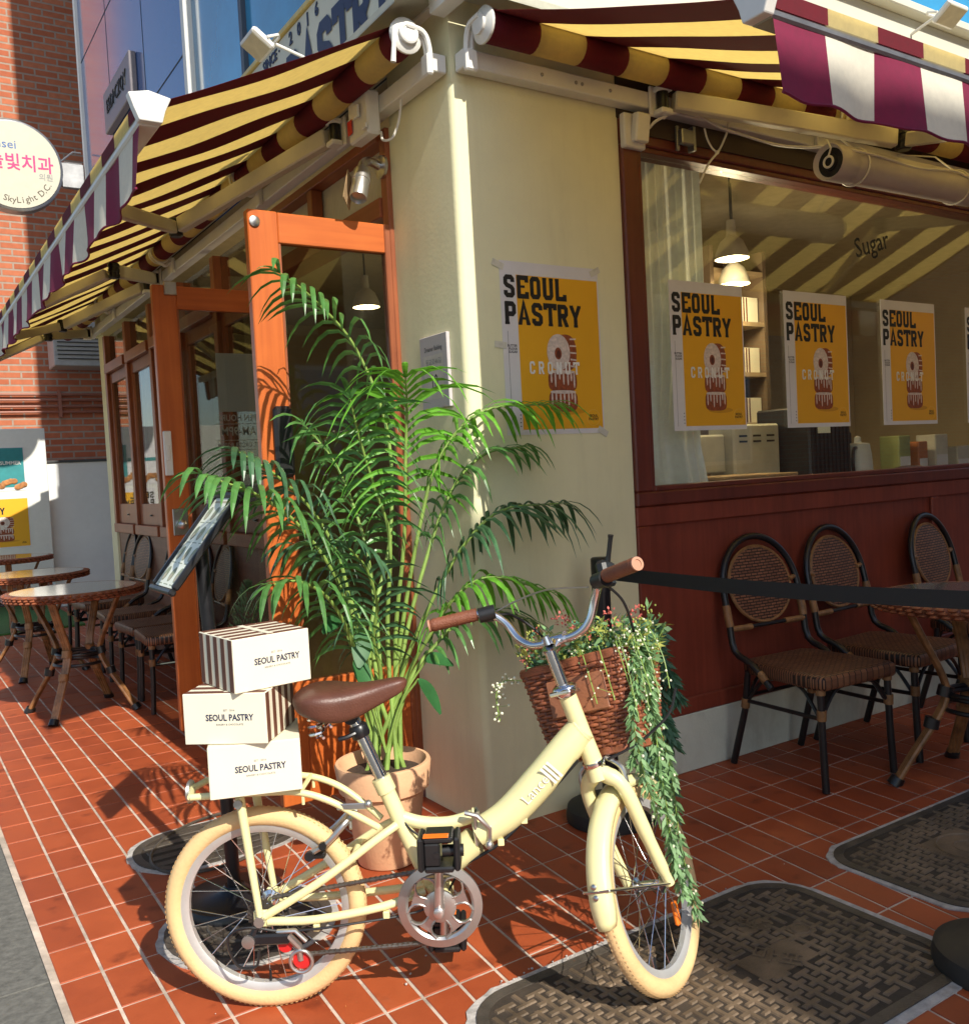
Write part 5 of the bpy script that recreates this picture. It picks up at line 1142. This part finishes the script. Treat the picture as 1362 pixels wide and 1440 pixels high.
dl.use(ALU); dl.tube([(.07,-.075,.215),(.095,-.072,.185),(.098,-.068,.150)],.009,8); dl.tube([(.045,-.075,.225),(.09,-.08,.228),(.115,-.078,.20)],.006,8); dl.torus((.10,-.078,.150),(0,1,0),.027,.0045,24,8); dl.lathe([(.016,0),(.016,.006),(.001,.007)],(-.024,-.085,.208),(0,-1,0),14)
dl.use(MATS['red_plastic']); dl.lathe([(.001,-.005),(.022,-.004),(.022,.004),(.001,.005)],(.10,-.068,.150),(0,1,0),16); dl.lathe([(.001,-.005),(.018,-.004),(.018,.004),(.001,.005)],(.06,-.062,.185),(0,1,0),16)
dl.build('derailleur', None, bk, 40)
cb = MB(); cb.tube(spline([(.05,-.075,.225),(-.03,-.082,.24),(-.075,-.085,.215),(-.055,-.085,.15),(-.01,-.085,.145),(0,-.08,.185)],6),.0035,6); cb.build('shift_cable', BLACKPLASTIC, bk)
# ---- steered assembly
def steer(): m_ = MB(); m_.T = ST; return m_
fk = steer()
fk.tube([(.842,0,.578),(.852,0,.545)],[.0245,.03],16)
for s in (-1,1): fk.tube(spline([(.850,s*.012,.555),(.868,s*.050,.515),(.915,s*.056,.40),(.962,s*.057,.30),(.985,s*.057,.258)],4),[.021]*3+[.0185]*6+[.0165]*4+[.013]*4,12)
fk.build('fork', BIKEPAINT, bk)
rg = steer(); rg.lathe([(.0275,-.006),(.0285,0),(.0275,.006)],(.840,0,.584),AX,20); rg.lathe([(.028,-.012),(.032,-.004),(.032,.006),(.028,.012),(.022,.016)],(.777,0,.768),AX,20); rg.box((.745,-.03,.757),(.80,.03,.768),.003); rg.build('headset', CHROME, bk)
fd = steer(); n = 40; vs = []; RF = .268
sec = [(-.031,-.022),(-.030,-.008),(-.022,.004),(0,.009),(.022,.004),(.030,-.008),(.031,-.022)]
for i in range(n+1):
    a = R_(52+136*i/n); tp_ = 1 if i < n-3 else (.95,.86,.66)[i-(n-2)] if i > n-3 else 1
    for y, dr in sec: vs.append((FH.x+(RF+dr)*math.cos(a), y*tp_, FH.z+(RF+dr)*math.sin(a)))
m = len(sec); fd.add(vs, [(i*m+k,i*m+k+1,(i+1)*m+k+1,(i+1)*m+k) for i in range(n) for k in range(m-1)])
fdo = fd.build('front_fender', BIKEPAINT, bk, 60); so_ = fdo.modifiers.new('thick','SOLIDIFY'); so_.thickness = .0018
stx = steer(); a = R_(170)
pf = Vector((FH.x+(RF+.004)*math.cos(a),0,FH.z+(RF+.004)*math.sin(a)))
for s in (-1,1): stx.tube([pf+Vector((0,s*.034,0)), Vector((FH.x,s*.064,FH.z))], .0028, 6)
stx.tube([pf+Vector((0,-.034,0)),pf+Vector((-.007,0,0)),pf+Vector((0,.034,0))],.0028,6)
for dz in (-.012,.012): stx.lathe([(.007,0),(.007,.005),(.003,.008)],pf+Vector((-.004,0,dz)),(-1,0,0),10)
stx.build('fender_stay', STEEL, fdo)
fb = steer(); 
for s in (-1,1): fb.tube(spline([(.878,s*.045,.475),(.872,s*.060,.515),(.868,s*.058,.56),(.87,s*.02,.59)],4),.0065,8)
fb.tube([(.87,-.02,.59),(.872,.075,.592),(.874,.09,.60)],.0025,6); fb.build('front_brake', ALU, bk)
stm = steer(); stm.tube([(.777,0,.768),(.762,0,.815),(.746,0,.868)],.0155,16); stm.tube([(.742,0,.878),(.75,0,.868),(.785,0,.89)],[.018,.019,.017],14); stm.tube([(.745,0,.885),(.738,0,.905)],[.012,.008],10); stm.lathe([(.019,-.03),(.019,.03)],(.785,0,.892),(0,1,0),18); stm.build('stem', CHROME, bk)
hb = steer(); HB = [(.70,.285,1.005),(.735,.225,1.008),(.765,.17,1.003),(.785,.135,.970),(.787,.105,.92),(.786,.065,.895),(.785,0,.892)]
HB = HB+[(x,-y,z) for x,y,z in HB[-2::-1]]; hb.tube(spline(HB,6),.0112,14); hbo = hb.build('handlebar', CHROME, bk)
for s in (-1,1):
    g = steer(); G0, G1 = Vector((.688,s*.305,1.004)), Vector((.752,s*.195,1.008)); n = 20; g.tube([G0.lerp(G1,i/n) for i in range(n+1)],[.0135]+[.0165+.0012*(i%2) for i in range(n)],14)
    go = g.build('grip', GRIP, hbo, 60)
    e = steer(); d = (G0-G1).normalized(); e.lathe([(.0165,-.001),(.0165,.004),(.010,.0042),(.010,.002),(.001,.002)],G0,d,18); e.build('end_cap', mat('grip_cap', (.48,.24,.15), .5), go)
    l = steer(); c = Vector((.763,s*.172,1.004)); l.lathe([(.020,-.022),(.020,.022)],c,(G1-G0).normalized(),14); l.box((.765,min(s*.165,s*.195),.985),(.80,max(s*.165,s*.195),1.012),.006)
    l.tube(spline([(.795,s*.17,.998),(.815,s*.20,1.012),(.795,s*.25,1.018),(.768,s*.295,1.018)],4) if s > 0 else spline([(.795,s*.172,1.005),(.803,s*.178,1.04),(.798,s*.195,1.075),(.79,s*.212,1.108)],4),[.009,.0085,.008,.0075,.007,.007,.0065,.006,.006,.006,.006,.006,.0075],8)
    if s < 0: l.box((.765,s*.19,1.012),(.815,s*.160,1.052),.008); l.box((.80,s*.185,1.03),(.835,s*.165,1.05),.006)
    l.build('brake_lever', BLACKPLASTIC, hbo, 40)
    k = steer(); k.tube(spline([(.80,s*.165,1.0),(.84,s*.14,.99),(.90,s*.10,.92),(.93,s*.07,.80)],6) if s > 0 else spline([(.80,s*.165,.995),(.85,s*.175,.95),(.89,s*.165,.88),(.92,s*.14,.80)],6),.0038,6); k.tube(spline([(.98,-.20,.72),(.93,-.185,.66),(.87,-.12,.61),(.82,-.05,.585)],6),.0036,6) if s < 0 else None; k.build('cable', BLACKPLASTIC, hbo)
cbx = steer(); cbx.tube(spline([(.79,.165,1.006),(.80,.10,1.02),(.80,.0,1.025),(.79,-.12,1.0)],6),.0026,6); cbx.build('cable', STEEL, hbo)
# wicker basket hung on the handlebar
bs = steer(); rows_ = 25; NS = 64
def bpath(f_, N, off=0., ph=0):
    hx0, hx1 = .858+.012*(1-f_), 1.05+.035*f_; hy = .128+.035*f_; out = []
    per = rrect(hx0,-hy,hx1,hy,.045,5); L = [0]
    for i in range(len(per)): L.append(L[-1]+(Vector((*per[(i+1)%len(per)],0))-Vector((*per[i],0))).length)
    for k in range(N):
        t_ = L[-1]*k/N; i = 0
        while L[i+1] < t_-1e-9: i += 1
        a_, b_ = Vector((*per[i],0)), Vector((*per[(i+1)%len(per)],0)); q = a_.lerp(b_, (t_-L[i])/max(1e-9,L[i+1]-L[i])); c_ = Vector(((hx0+hx1)/2,0,0)); nn = (q-c_); nn = Vector((nn.x/(hx1-hx0),nn.y/(2*hy),0)).normalized()
        o = off*(1 if (k+ph) % 4 < 2 else -1); out.append((q.x+nn.x*o, q.y+nn.y*o+.018, 0))
    return out
BZ0, BZ1 = .605, .825
for r in range(rows_):
    f_ = (r+.5)/rows_; z = BZ0+(BZ1-BZ0)*f_
    P_ = bpath(f_, 72, .0036, 2*(r % 2)); bs.tube([(x,y,z) for x,y,_ in P_], .0047, 6, closed=True)
bso = bs.build('basket', WICKER, bk, 60)
sk = steer(); A0, A1 = bpath(0,36), bpath(1,36)
for i in range(36): sk.tube([(A0[i][0],A0[i][1],BZ0-.004),(A1[i][0],A1[i][1],BZ1+.004)],.0042,6)
sk.build('stake', WICKERDK, bso)
rmb = steer()
for o, dz in ((.006,0),(-.004,.004),(.001,.010)):
    P_ = bpath(1,72,.003,0); rmb.tube([(x,y,BZ1+.006+dz) for x,y,_ in P_],.0075,6,closed=True)
    P_ = bpath(0,72,.003,0); rmb.tube([(x,y,BZ0-.004+dz*.5) for x,y,_ in P_],.0075,6,closed=True)
rmb.build('braided_rim', WICKER, bso)
bb = steer(); bb.box((.872,-.108,BZ0-.002),(1.04,.145,BZ0+.006)); bb.build('bottom', WICKERDK, bso, 0)
lp = steer(); lp.box((.849,-.075,.705),(.8555,.095,.800),.006); lp.build('leather_patch', mat('tan_leather', (.30,.115,.055), .55, var=.2, scale=20, bump=.3), bso, 0)
strp = steer(); 
for y in (-.05,.07): strp.box((.80,y-.009,.812),(.858,y+.009,.818),.002)
strp.build('strap', LEATHER, bso, 0)

# =================================================================== PASTRY BOXES ON THE RACK
def pbox(w, d, h, z, rz, off, label, sides):
    dx, dy = off; c = Vector((BA[0]+dx, BA[1]+dy, z))
    t = local_thing('pastry_box', tuple(c), rz, label, 'box', 'pastry boxes stacked on the bicycle rack')
    mb = MB(); mb.box((-w/2,-d/2,0),(w/2,d/2,h),.0015); ob = mb.build('carton', BOXCARD, t, 0)
    if sides:
        s = MB(); e = .0008; n = 5
        for k in range(n):
            y0 = -d/2+.004+(d-.008)*(2*k)/(2*n-1); y1 = y0+(d-.008)/(2*n-1)
            s.box((-w/2-e,y0,.002),(-w/2-.0002,y1,h-.002)); s.box((w/2+.0002,y0,.002),(w/2+e,y1,h-.002)); s.box((-w/2+.003,y0,h+.0002),(w/2-.003,y1,h+e))
        s.build('brown_stripes', BOXBROWN, t, 0)
        fl = MB(); fl.box((-.03,-d/2+.001,h+.001),(.05,d/2-.001,h+.0016)) if 0 else fl.box((-w*.02,-d/2+.012,h+.0010),(w*.06,d/2-.012,h+.0016)); fl.build('lid_flap', BOXCARD, t, 0)
    p = MB(); F = frame((0,-d/2-.0002,h*.52),(1,0,0),(0,0,1)); 
    text(p, 'SEOUL PASTRY', F @ Matrix.Translation((.012,0,0)), .0215, bold=.028, asp=.82, z=.0004); text(p, 'EST · 2016', F @ Matrix.Translation((.012,.018,0)), .0065, z=.0004); text(p, 'BAKERY & CHOCOLATE', F @ Matrix.Translation((.012,-.016,0)), .0062, z=.0004); p.build('print', NAVY, t, 0)
    return t
VD = R_(-18.4)
pbox(.215,.20,.125,.577,VD-R_(2),(-.005,-.012),'plain fronted cream pastry box, lowest of the stack on the bicycle rack',False)
pbox(.205,.20,.122,.7035,VD-R_(22),(-.030,.005),'cream pastry box turned to show striped right side, middle of the rack stack',True)
pbox(.200,.20,.128,.827,VD+R_(24),(.012,.0),'cream pastry box with striped left side and lid, topmost of the rack stack',True)

# =================================================================== POTTED PALM
PX, PY = -.405, .03
pm = thing('potted_palm', (PX,PY,0), 'tall potted palm with arching fronds in a terracotta pot by the pillar', 'potted plant')
mb = MB(); mb.lathe([(.100,0),(.103,.004),(.137,.245),(.145,.247),(.154,.254),(.165,.338),(.161,.346),(.150,.346),(.145,.33),(.135,.30)],(PX,PY,.003),(0,0,1),56); mb.build('pot', TERRACOTTA, pm, 40)
mb = MB(); mb.lathe([(.142,.0),(.10,.012),(.001,.02)],(PX,PY,.305),(0,0,1),40); mb.build('soil', SOIL, pm)
def leaflet(mb, base, d, up, L, w, droop, segs=5):
    d = d.normalized(); side = d.cross(up); side = side.normalized() if side.length > 1e-4 else d.orthogonal().normalized()
    p = base.copy(); vs = []; dirn = d.copy()
    for k in range(segs+1):
        f_ = k/segs; ww = w*(.35+1.9*f_)*(1-f_)**.75 if f_ < .999 else 0; ww = min(ww, w)
        nrm = side.cross(dirn).normalized()
        vs += [p-side*ww-nrm*ww*.25, p, p+side*ww-nrm*ww*.25]
        p = p+dirn*(L/segs); dirn = (dirn+Vector((0,0,-droop/segs))).normalized()
    mb.add(vs, [q for k in range(segs) for q in ((3*k,3*k+1,3*k+4,3*k+3),(3*k+1,3*k+2,3*k+5,3*k+4))])
fcount = 0
def frond(pix, npair, L, m, droop=1.0, start=.30, lift=.35, w=.0075, seedv=0):
    # pix: points of the rachis, given as (photo x, photo y, world y)
    rr = random.Random(seedv*17+3)
    pts = [Vector((PX+rr.uniform(-.055,.075), PY+rr.uniform(-.05,.05), .31))]+[W(x,y,1,wy) for x,y,wy in pix]
    S = spline(pts, 10); N = len(S)
    st = MB(); st.tube(S,[.0066*(1-i/N)**.7+.0020 for i in range(N)],8)
    so = st.build('stem', STEM, pm)
    ml = MB(); cum = [0]
    for i in range(1,N): cum.append(cum[-1]+(S[i]-S[i-1]).length)
    T_ = cum[-1]
    def at(s):
        i = 0
        while i < N-2 and cum[i+1] < s: i += 1
        f_ = (s-cum[i])/max(1e-6,cum[i+1]-cum[i]); return S[i].lerp(S[i+1], min(1,f_)), (S[i+1]-S[i]).normalized()
    for k in range(npair):
        f_ = k/(npair-1); s = T_*(start+(1-start)*f_**.95); p, tg = at(s)
        up = Vector((0,0,1)); side = tg.cross(up); side = side.normalized() if side.length > .05 else Vector((1,0,0))
        nrm = side.cross(tg).normalized()
        ll = L*1.62*(.52+.62*math.sin(math.pi*(.15+.72*f_)))
        for sg in (-1,1):
            fw = .34+.62*f_+rr.uniform(-.16,.16)
            d = side*sg*(1-.25*f_)+tg*fw+nrm*(lift+rr.uniform(-.22,.22))
            leaflet(ml, p, d, nrm, ll*rr.uniform(.8,1.15), w*rr.uniform(.85,1.1), droop*rr.uniform(.55,1.4))
    p, tg = at(T_); leaflet(ml, p, tg+Vector((0,0,.1)), Vector((0,0,1)), L*.7, w, droop*.6)
    ml.build('frond', m, so, 0)
FR = [
 ([(520,900,.06),(548,760,.10),(545,610,.14),(500,490,.16),(440,420,.14),(393,383,.10)], 26, .155, LEAFC, 1.3, .52),
 ([(556,900,.03),(568,760,-.02),(570,640,-.06),(572,575,-.10),(570,530,-.20)], 22, .20, LEAFB, 1.15, .58),
 ([(545,900,.04),(548,760,.02),(528,690,.0),(505,615,-.03),(492,560,-.08)], 22, .16, LEAFC, 1.2, .55),
 ([(505,900,.08),(478,790,.10),(440,720,.10),(390,670,.06),(335,635,.0)], 24, .15, LEAFA, 1.2, .50),
 ([(500,930,.04),(480,830,-.02),(430,750,-.06),(370,700,-.10),(285,668,-.14)], 26, .15, LEAFC, 1.2, .48),
 ([(560,920,.03),(590,740,-.04),(620,640,-.08),(680,578,-.12),(775,568,-.18)], 26, .15, LEAFB, 1.2, .55),
 ([(565,930,.05),(598,790,.04),(635,690,.02),(680,640,-.02),(735,628,-.06)], 22, .14, LEAFC, 1.2, .52),
 ([(565,950,.02),(600,860,-.05),(650,770,-.12),(705,718,-.17),(785,708,-.22)], 26, .16, LEAFA, 1.3, .46),
 ([(568,960,.0),(600,900,-.08),(640,840,-.16),(690,812,-.22),(775,832,-.30)], 24, .14, LEAFB, 1.2, .44),
 ([(510,960,.02),(490,890,-.06),(460,840,-.10),(420,818,-.14),(385,822,-.16)], 20, .14, LEAFC, 1.2, .42),
 ([(535,940,.08),(520,800,.14),(500,720,.20),(470,650,.26),(430,600,.30)], 22, .16, LEAFC, 1.2, .50),
 ([(535,960,.02),(525,900,-.04),(530,850,-.10),(515,800,-.16),(490,770,-.20)], 18, .14, LEAFA, 1.2, .40),
 ([(575,960,.02),(610,910,.0),(640,880,-.02),(690,860,-.06),(740,870,-.08)], 18, .13, LEAFC, 1.2, .40),
 ([(528,940,.06),(500,860,.10),(470,800,.14),(450,770,.17),(415,765,.20)], 18, .14, LEAFA, 1.2, .42),
]
for i, (px_, n_, L_, m_, dr_, st_) in enumerate(FR): frond(px_, int(n_*.80), L_, m_, dr_*2.0, min(.66, st_+.09), .20, .0130, i)
def rleaf(c, d, up, L, w):                                   # a few broad rounded leaves low in the pot
    mb = MB(); d = d.normalized(); s = d.cross(up).normalized(); vs = []
    for k in range(9):
        f_ = k/8; ww = w*math.sin(math.pi*min(1,f_*.94+.03))**.7; p = c+d*L*f_+Vector((0,0,-.05*f_*f_)); n_ = s.cross(d)
        vs += [p-s*ww+n_*ww*.15, p, p+s*ww+n_*ww*.15]
    mb.add(vs, [q for k in range(8) for q in ((3*k,3*k+1,3*k+4,3*k+3),(3*k+1,3*k+2,3*k+5,3*k+4))])
    st = MB(); st.tube(spline([(PX,PY-.03,.38),tuple((c+Vector((PX,PY,.38)))*.5+Vector((0,0,.03))),tuple(c)],5),.004,6); so = st.build('stem', STEM, pm); mb.build('round_leaf', ROUNDLEAF, so, 60)
for x, y, wy, d, L, w in ((512,890,-.02,(-.5,-.5,-.5),.09,.034),(500,925,-.04,(.1,-.6,-.7),.085,.032),(598,930,-.06,(.7,-.4,.25),.10,.036),(588,955,-.08,(.5,-.5,-.7),.10,.032),(480,872,-.02,(-.8,-.3,.2),.09,.03)):
    rleaf(W(x,y,1,wy), Vector(d), Vector((.1,-.5,.8)), L, w)

# =================================================================== FLOWERS IN THE BASKET AND TRAILING VINE
def bl(x, y, z): return Matrix.Translation(BA) @ Matrix.Rotation(HEAD,4,'Z') @ ST @ Vector((x,y,z))
BC = bl(.96,.018,.80)
fl = thing('flower_bunch', tuple(BC), 'mixed dried flowers with pink blossoms in the bicycle basket', 'flowers')
rr = random.Random(5); st, lf, pk, yg, bd, dk = MB(), MB(), MB(), MB(), MB(), MB()
def small_leaf(mb, p, d, L, w):
    d = d.normalized(); s = d.orthogonal().normalized(); s = (Matrix.Rotation(rr.uniform(0,6.28),3,d) @ s)
    mb.add([p, p+d*L*.5-s*w, p+d*L, p+d*L*.5+s*w], [(0,1,2),(0,2,3)])
for i in range(95):
    a = rr.uniform(-.15,.18); b_ = rr.uniform(.88,1.06); base = bl(b_, a, .77)
    h = rr.uniform(.04,.15); lean = Vector((rr.uniform(-.6,.6),rr.uniform(-.6,.6),1)).normalized()
    tip = base+lean*h+Vector((0,0,.03)); mid = (base+tip)/2+Vector((rr.uniform(-.02,.02),rr.uniform(-.02,.02),.01))
    S = spline([base,mid,tip],4); st.tube(S,.0014,5)
    for p in S[2:]:
        for _ in range(3):
            small_leaf(rr.choice((lf,lf,yg,dk)), p, Vector((rr.uniform(-1,1),rr.uniform(-1,1),rr.uniform(-.2,1))), rr.uniform(.014,.034), rr.uniform(.003,.008))
    if i % 3 == 0:
        for _ in range(10):
            q = tip+Vector((rr.gauss(0,.012),rr.gauss(0,.012),rr.gauss(0,.010))); yg.sphere(q, rr.uniform(.0025,.004), 5, 4)
for c in ((-.14,.86,.90),(-.12,.90,.93),(-.02,.88,.935),(.03,.89,.905),(.10,.90,.93),(-.16,.87,.865),(-.06,.92,.96),(.14,.95,.925)):
    C_ = bl(c[1], -c[0]*-1, c[2]) if 0 else bl(c[1]+.02, -c[0], c[2])
    for _ in range(34):
        d = Vector((rr.gauss(0,1),rr.gauss(0,1),rr.gauss(0,1))).normalized(); p = C_+d*rr.uniform(.004,.024); small_leaf(pk, p, d+Vector((rr.uniform(-.6,.6),rr.uniform(-.6,.6),.2)), rr.uniform(.006,.011), rr.uniform(.002,.004))
def spray(P_, nb, r0):
    S = spline(P_,8); st.tube(S,.0014,5)
    for k in range(nb):
        p = S[int(rr.uniform(.1,1)*(len(S)-1))]; q = p+Vector((rr.gauss(0,.012),rr.gauss(0,.012),rr.gauss(0,.008))); bd.sphere(q, rr.uniform(.6,1)*r0, 6, 5); st.tube([p,q],.0007,4)
spray([bl(.87,.17,.82),bl(.85,.22,.83),bl(.84,.245,.80),bl(.84,.25,.73)], 40, .0048)
for k in range(4):
    u = -.10-.025*k; spray([bl(.90+.01*k,u,.83),bl(.86+.01*k,u-.03,.88),bl(.84+.008*k,u-.05-.004*k,.80),bl(.835+.008*k,u-.05-.004*k,.66+.02*(k%4))], 15, .0040)
for k in range(4): spray([bl(.88,-.02-.05*k,.82),bl(.85,-.03-.05*k,.86),bl(.842,-.04-.05*k,.79),bl(.842,-.045-.05*k,.72)], 9, .0034)
st.build('stem', STEM, fl); lf.build('foliage', VINE, fl, 0); dk.build('dark_foliage', VINEDK, fl, 0); yg.build('yellow_sprig', YGREEN, fl); pk.build('pink_blossom', PINK, fl, 0); bd.build('white_berry', BEAD, fl)
def vine(base, label, strands, m, seed, beads):
    global rr; rr = random.Random(seed)
    t = thing('trailing_vine', tuple(base), label, 'trailing plant')
    for P_, dens, ll in strands:
        s_ = MB(); S = spline(P_, 14); s_.tube(S,.0016,5); so = s_.build('strand', STEM, t)
        l_ = MB(); b_ = MB()
        for i in range(len(S)-1):
            tg = (S[i+1]-S[i]).normalized()
            for q in range(dens):
                p = S[i].lerp(S[i+1], q/dens); a = rr.uniform(0,6.28); o = tg.orthogonal().normalized(); o = Matrix.Rotation(a,3,tg) @ o
                small_leaf(l_, p, o*.75+tg*.75+Vector((0,0,-.1)), ll*rr.uniform(.7,1.2), ll*.16)
            if beads and rr.random() < .35: b_.sphere(S[i]+Vector((rr.gauss(0,.008),rr.gauss(0,.008),0)), .004, 5, 4)
        l_.build('foliage', m, so, 0)
        if beads: b_.build('white_bud', BEAD, so)
def hang(px, ys, dy): return [W(x,y,1,v) for x,y,v in px]
v0 = [([(868,905,-.98),(893,905,-1.00),(905,960,-1.02),(912,1040,-1.03),(925,1120,-1.05),(940,1200,-1.06),(955,1262,-1.06)]),
      ([(880,900,-.97),(905,935,-.99),(918,1010,-1.0),(938,1090,-1.02),(948,1170,-1.03),(962,1240,-1.04),(975,1290,-1.05)]),
      ([(885,905,-.96),(898,985,-1.01),(892,1040,-1.03),(885,1075,-1.04)]),
      ([(878,905,-1.0),(890,960,-1.05),(884,1010,-1.06),(900,1090,-1.06),(920,1150,-1.06)]),
      ([(880,905,-1.0),(908,985,-1.03),(922,1080,-1.05),(935,1160,-1.06),(945,1225,-1.07)])]
vine(W(880,905,1,-.98), 'long pale green vine trailing from the basket past the front wheel', [([W(q[0]+6,q[1],1,q[2]-.07) for q in p], 4, .033) for p in v0], VINE, 11, True)
v1 = [([(885,895,-.93),(918,900,-.92),(940,950,-.92),(952,985,-.92)]), ([(890,900,-.92),(920,930,-.90),(932,1000,-.90),(945,1050,-.90)]), ([(890,900,-.92),(912,960,-.92),(920,1040,-.93),(935,1120,-.94),(950,1190,-.95)]), ([(885,895,-.93),(905,920,-.90),(912,990,-.90),(925,1060,-.91),(940,1110,-.92)]), ([(885,890,-.93),(905,885,-.92),(930,890,-.92)]), ([(880,900,-.95),(900,960,-.94),(905,1040,-.94),(912,1080,-.94)])]
vine(W(885,900,1,-.93), 'darker green feathery vine spreading right of the basket', [([W(*q[:2],1,q[2]) for q in p], 6, .046) for p in v1], VINEDK, 12, False)

# =================================================================== BACKGROUND
bb = thing('brick_building', (-1,10,0), 'red brick building beyond the terrace with thin wall pipes', 'building')
mb = MB(); mb.box((-1.15,10,0),(4,14,17)); mb.build('wall', BRICK, bb, 0)
mb = MB()
for i, z in enumerate((2.42,2.50,2.57,2.35)): mb.tube([(-1.12,9.95,z),(2,9.95,z)],.016,8)
for x in (-.62,.2): mb.box((x,9.93,2.28),(x+.04,9.995,2.62))
mb.build('pipe', mat('painted_pipe', (.30,.11,.07), .5), bb)
mb = MB(); mb.box((.10,9.35,2.86),(.85,9.8,3.4),.01); mb.build('body', mat('ac_body', (.34,.34,.33), .5), tg_ := thing('air_conditioner', (.4,9.6,2.66), 'grey outdoor unit on the brick wall under the awning end', 'air conditioner'), 0)
mb = MB()
for i in range(8): mb.box((.14,9.335,2.94+i*.05),(.80,9.3495,2.95+i*.05))
mb.build('grille', BLACKPLASTIC, tg_, 0)
lw = thing('boundary_wall', (0,9,0), 'low white boundary wall in front of the brick building', 'wall')
mb = MB(); mb.box((-.13,8.95,0),(2.5,9.15,1.68),.006); mb.build('wall', WALLWHITE, lw, 0); mb = MB(); mb.box((-.14,8.93,1.681),(2.5,9.17,1.71),.004); mb.build('coping', mat('dark_coping', (.06,.06,.06), .7), lw, 0)
nb_ = thing('notice_board', (-.9,8.8,0), 'white display board with two posters at the left photo edge', 'display board')
mb = MB(); mb.box((-1.9,8.80,.35),(-.145,8.86,2.075),.006); mb.box((-1.7,8.81,0),(-1.62,8.85,.349)); mb.box((-.4,8.81,0),(-.32,8.85,.349)); mb.build('board', WHITEPAINT, nb_, 0)
tp2 = thing('poster', (-1.0,8.79,1.6), 'teal and white poster on the display board above the yellow one', 'poster')
mb = MB(); mb.box((-1.25,8.796,1.38),(-.375,8.7995,1.87)); mb.build('sheet', PAPER, tp2, 0)
mb = MB(); mb.box((-.66,8.793,1.42),(-.385,8.7957,1.86)); mb.box((-1.24,8.793,1.66),(-.67,8.7957,1.70)); mb.build('colour_panel', TEAL, tp2, 0)
mb = MB(); F = frame((-.52,8.792,1.69),(1,0,0),(0,0,1)); text(mb, 'SUMMER', F, .055, bold=.03); mb.build('lettering', WHITEINK, tp2, 0)
mb = MB()
for i in range(26): mb.sphere((-1.2+.032*i, 8.785, 1.44+.05*random.random()+.03*math.sin(i)), .038, 7, 5, (1,.1,.8))
mb.build('pastry_picture', mat('bun_print', (.42,.17,.05), .6, var=.5, scale=20), tp2, 0)
poster('poster', FW(-.965,.735,8.797), .60, .60, 'yellow pastry poster on the white display board across the terrace', G_)
ds = thing('round_sign', (-.57,6.3,4.19), 'round cream clinic sign with pink lettering projecting from the blue granite wall', 'sign')
CX_, CY_, CZ_, RS = -.60, 6.28, 4.20, .385
mb = MB(); mb.lathe([(RS-.03,-.075),(RS,-.07),(RS+.012,-.06),(RS+.012,.06),(RS,.07),(.001,.075)],(CX_,CY_,CZ_),(0,1,0),64); mb.build('drum', GREYMETAL, ds)
mb = MB(); mb.lathe([(RS-.012,.0),(.001,.0005)],(CX_,CY_-.078,CZ_),(0,-1,0),64); mb.build('face', mat('sign_face', (.52,.50,.39), .4, var=.03), ds, 0)
F = frame((CX_,CY_-.0795,CZ_),(1,0,0),(0,0,1)); mb = MB()
mb.use(MAGENTA); text(mb, '하늘빛치과', F @ Matrix.Translation((-.01,.015,0)), .155, bold=.015, asp=.92)
mb.use(BLUEINK); text(mb, 'Yonsei', F @ Matrix.Translation((-.12,.17,0)), .105, asp=1.05); mb.use(GREYINK); text(mb, '의원', F @ Matrix.Translation((.25,-.085,0)), .065)
mb.use(mat('brown_ink', (.08,.055,.03), .6)); S_ = 'Yonsei SkyLight D.C.'
for i, c in enumerate(S_):
    a = R_(-90-62+124*i/(len(S_)-1)); text(mb, c, F @ Matrix.Translation((.305*math.cos(a),.305*math.sin(a),0)) @ Matrix.Rotation(a+math.pi/2,4,'Z'), .075)
mb.build('lettering', None, ds, 0)
mb = MB(); mb.box((CX_+RS+.005,CY_-.03,CZ_-.13),(-.02,CY_+.03,CZ_+.09),.005); mb.tube([(-.22,CY_,CZ_+.09),(-.10,CY_,CZ_+.20),(-.03,CY_,CZ_+.20)],.008,6); mb.tube([(-.18,CY_,CZ_+.10),(-.03,CY_,CZ_+.10)],.008,6); mb.build('bracket', GREYMETAL, ds, 30)
# the block across the street that shades the right half of the scene
ob = thing('street_block', (6,-9,0), 'plain brick block across the street that shades the pillar side', 'building')
mb = MB(); mb.box((-.072,-12,0),(40,-9.0,8.70)); mb.build('wall', BRICK, ob, 0)
for i in range(5):
    for z in (1.2,4.4):
        mb = MB(); mb.box((1.0+2.4*i,-8.999,z),(2.4+2.4*i,-8.96,z+1.8)); f = mb.build('window', WHITEPAINT, ob, 0); mb = MB(); mb.box((1.07+2.4*i,-8.959,z+.07),(2.33+2.4*i,-8.953,z+1.73)); mb.build('pane', BLUEGLASS, f, 0)
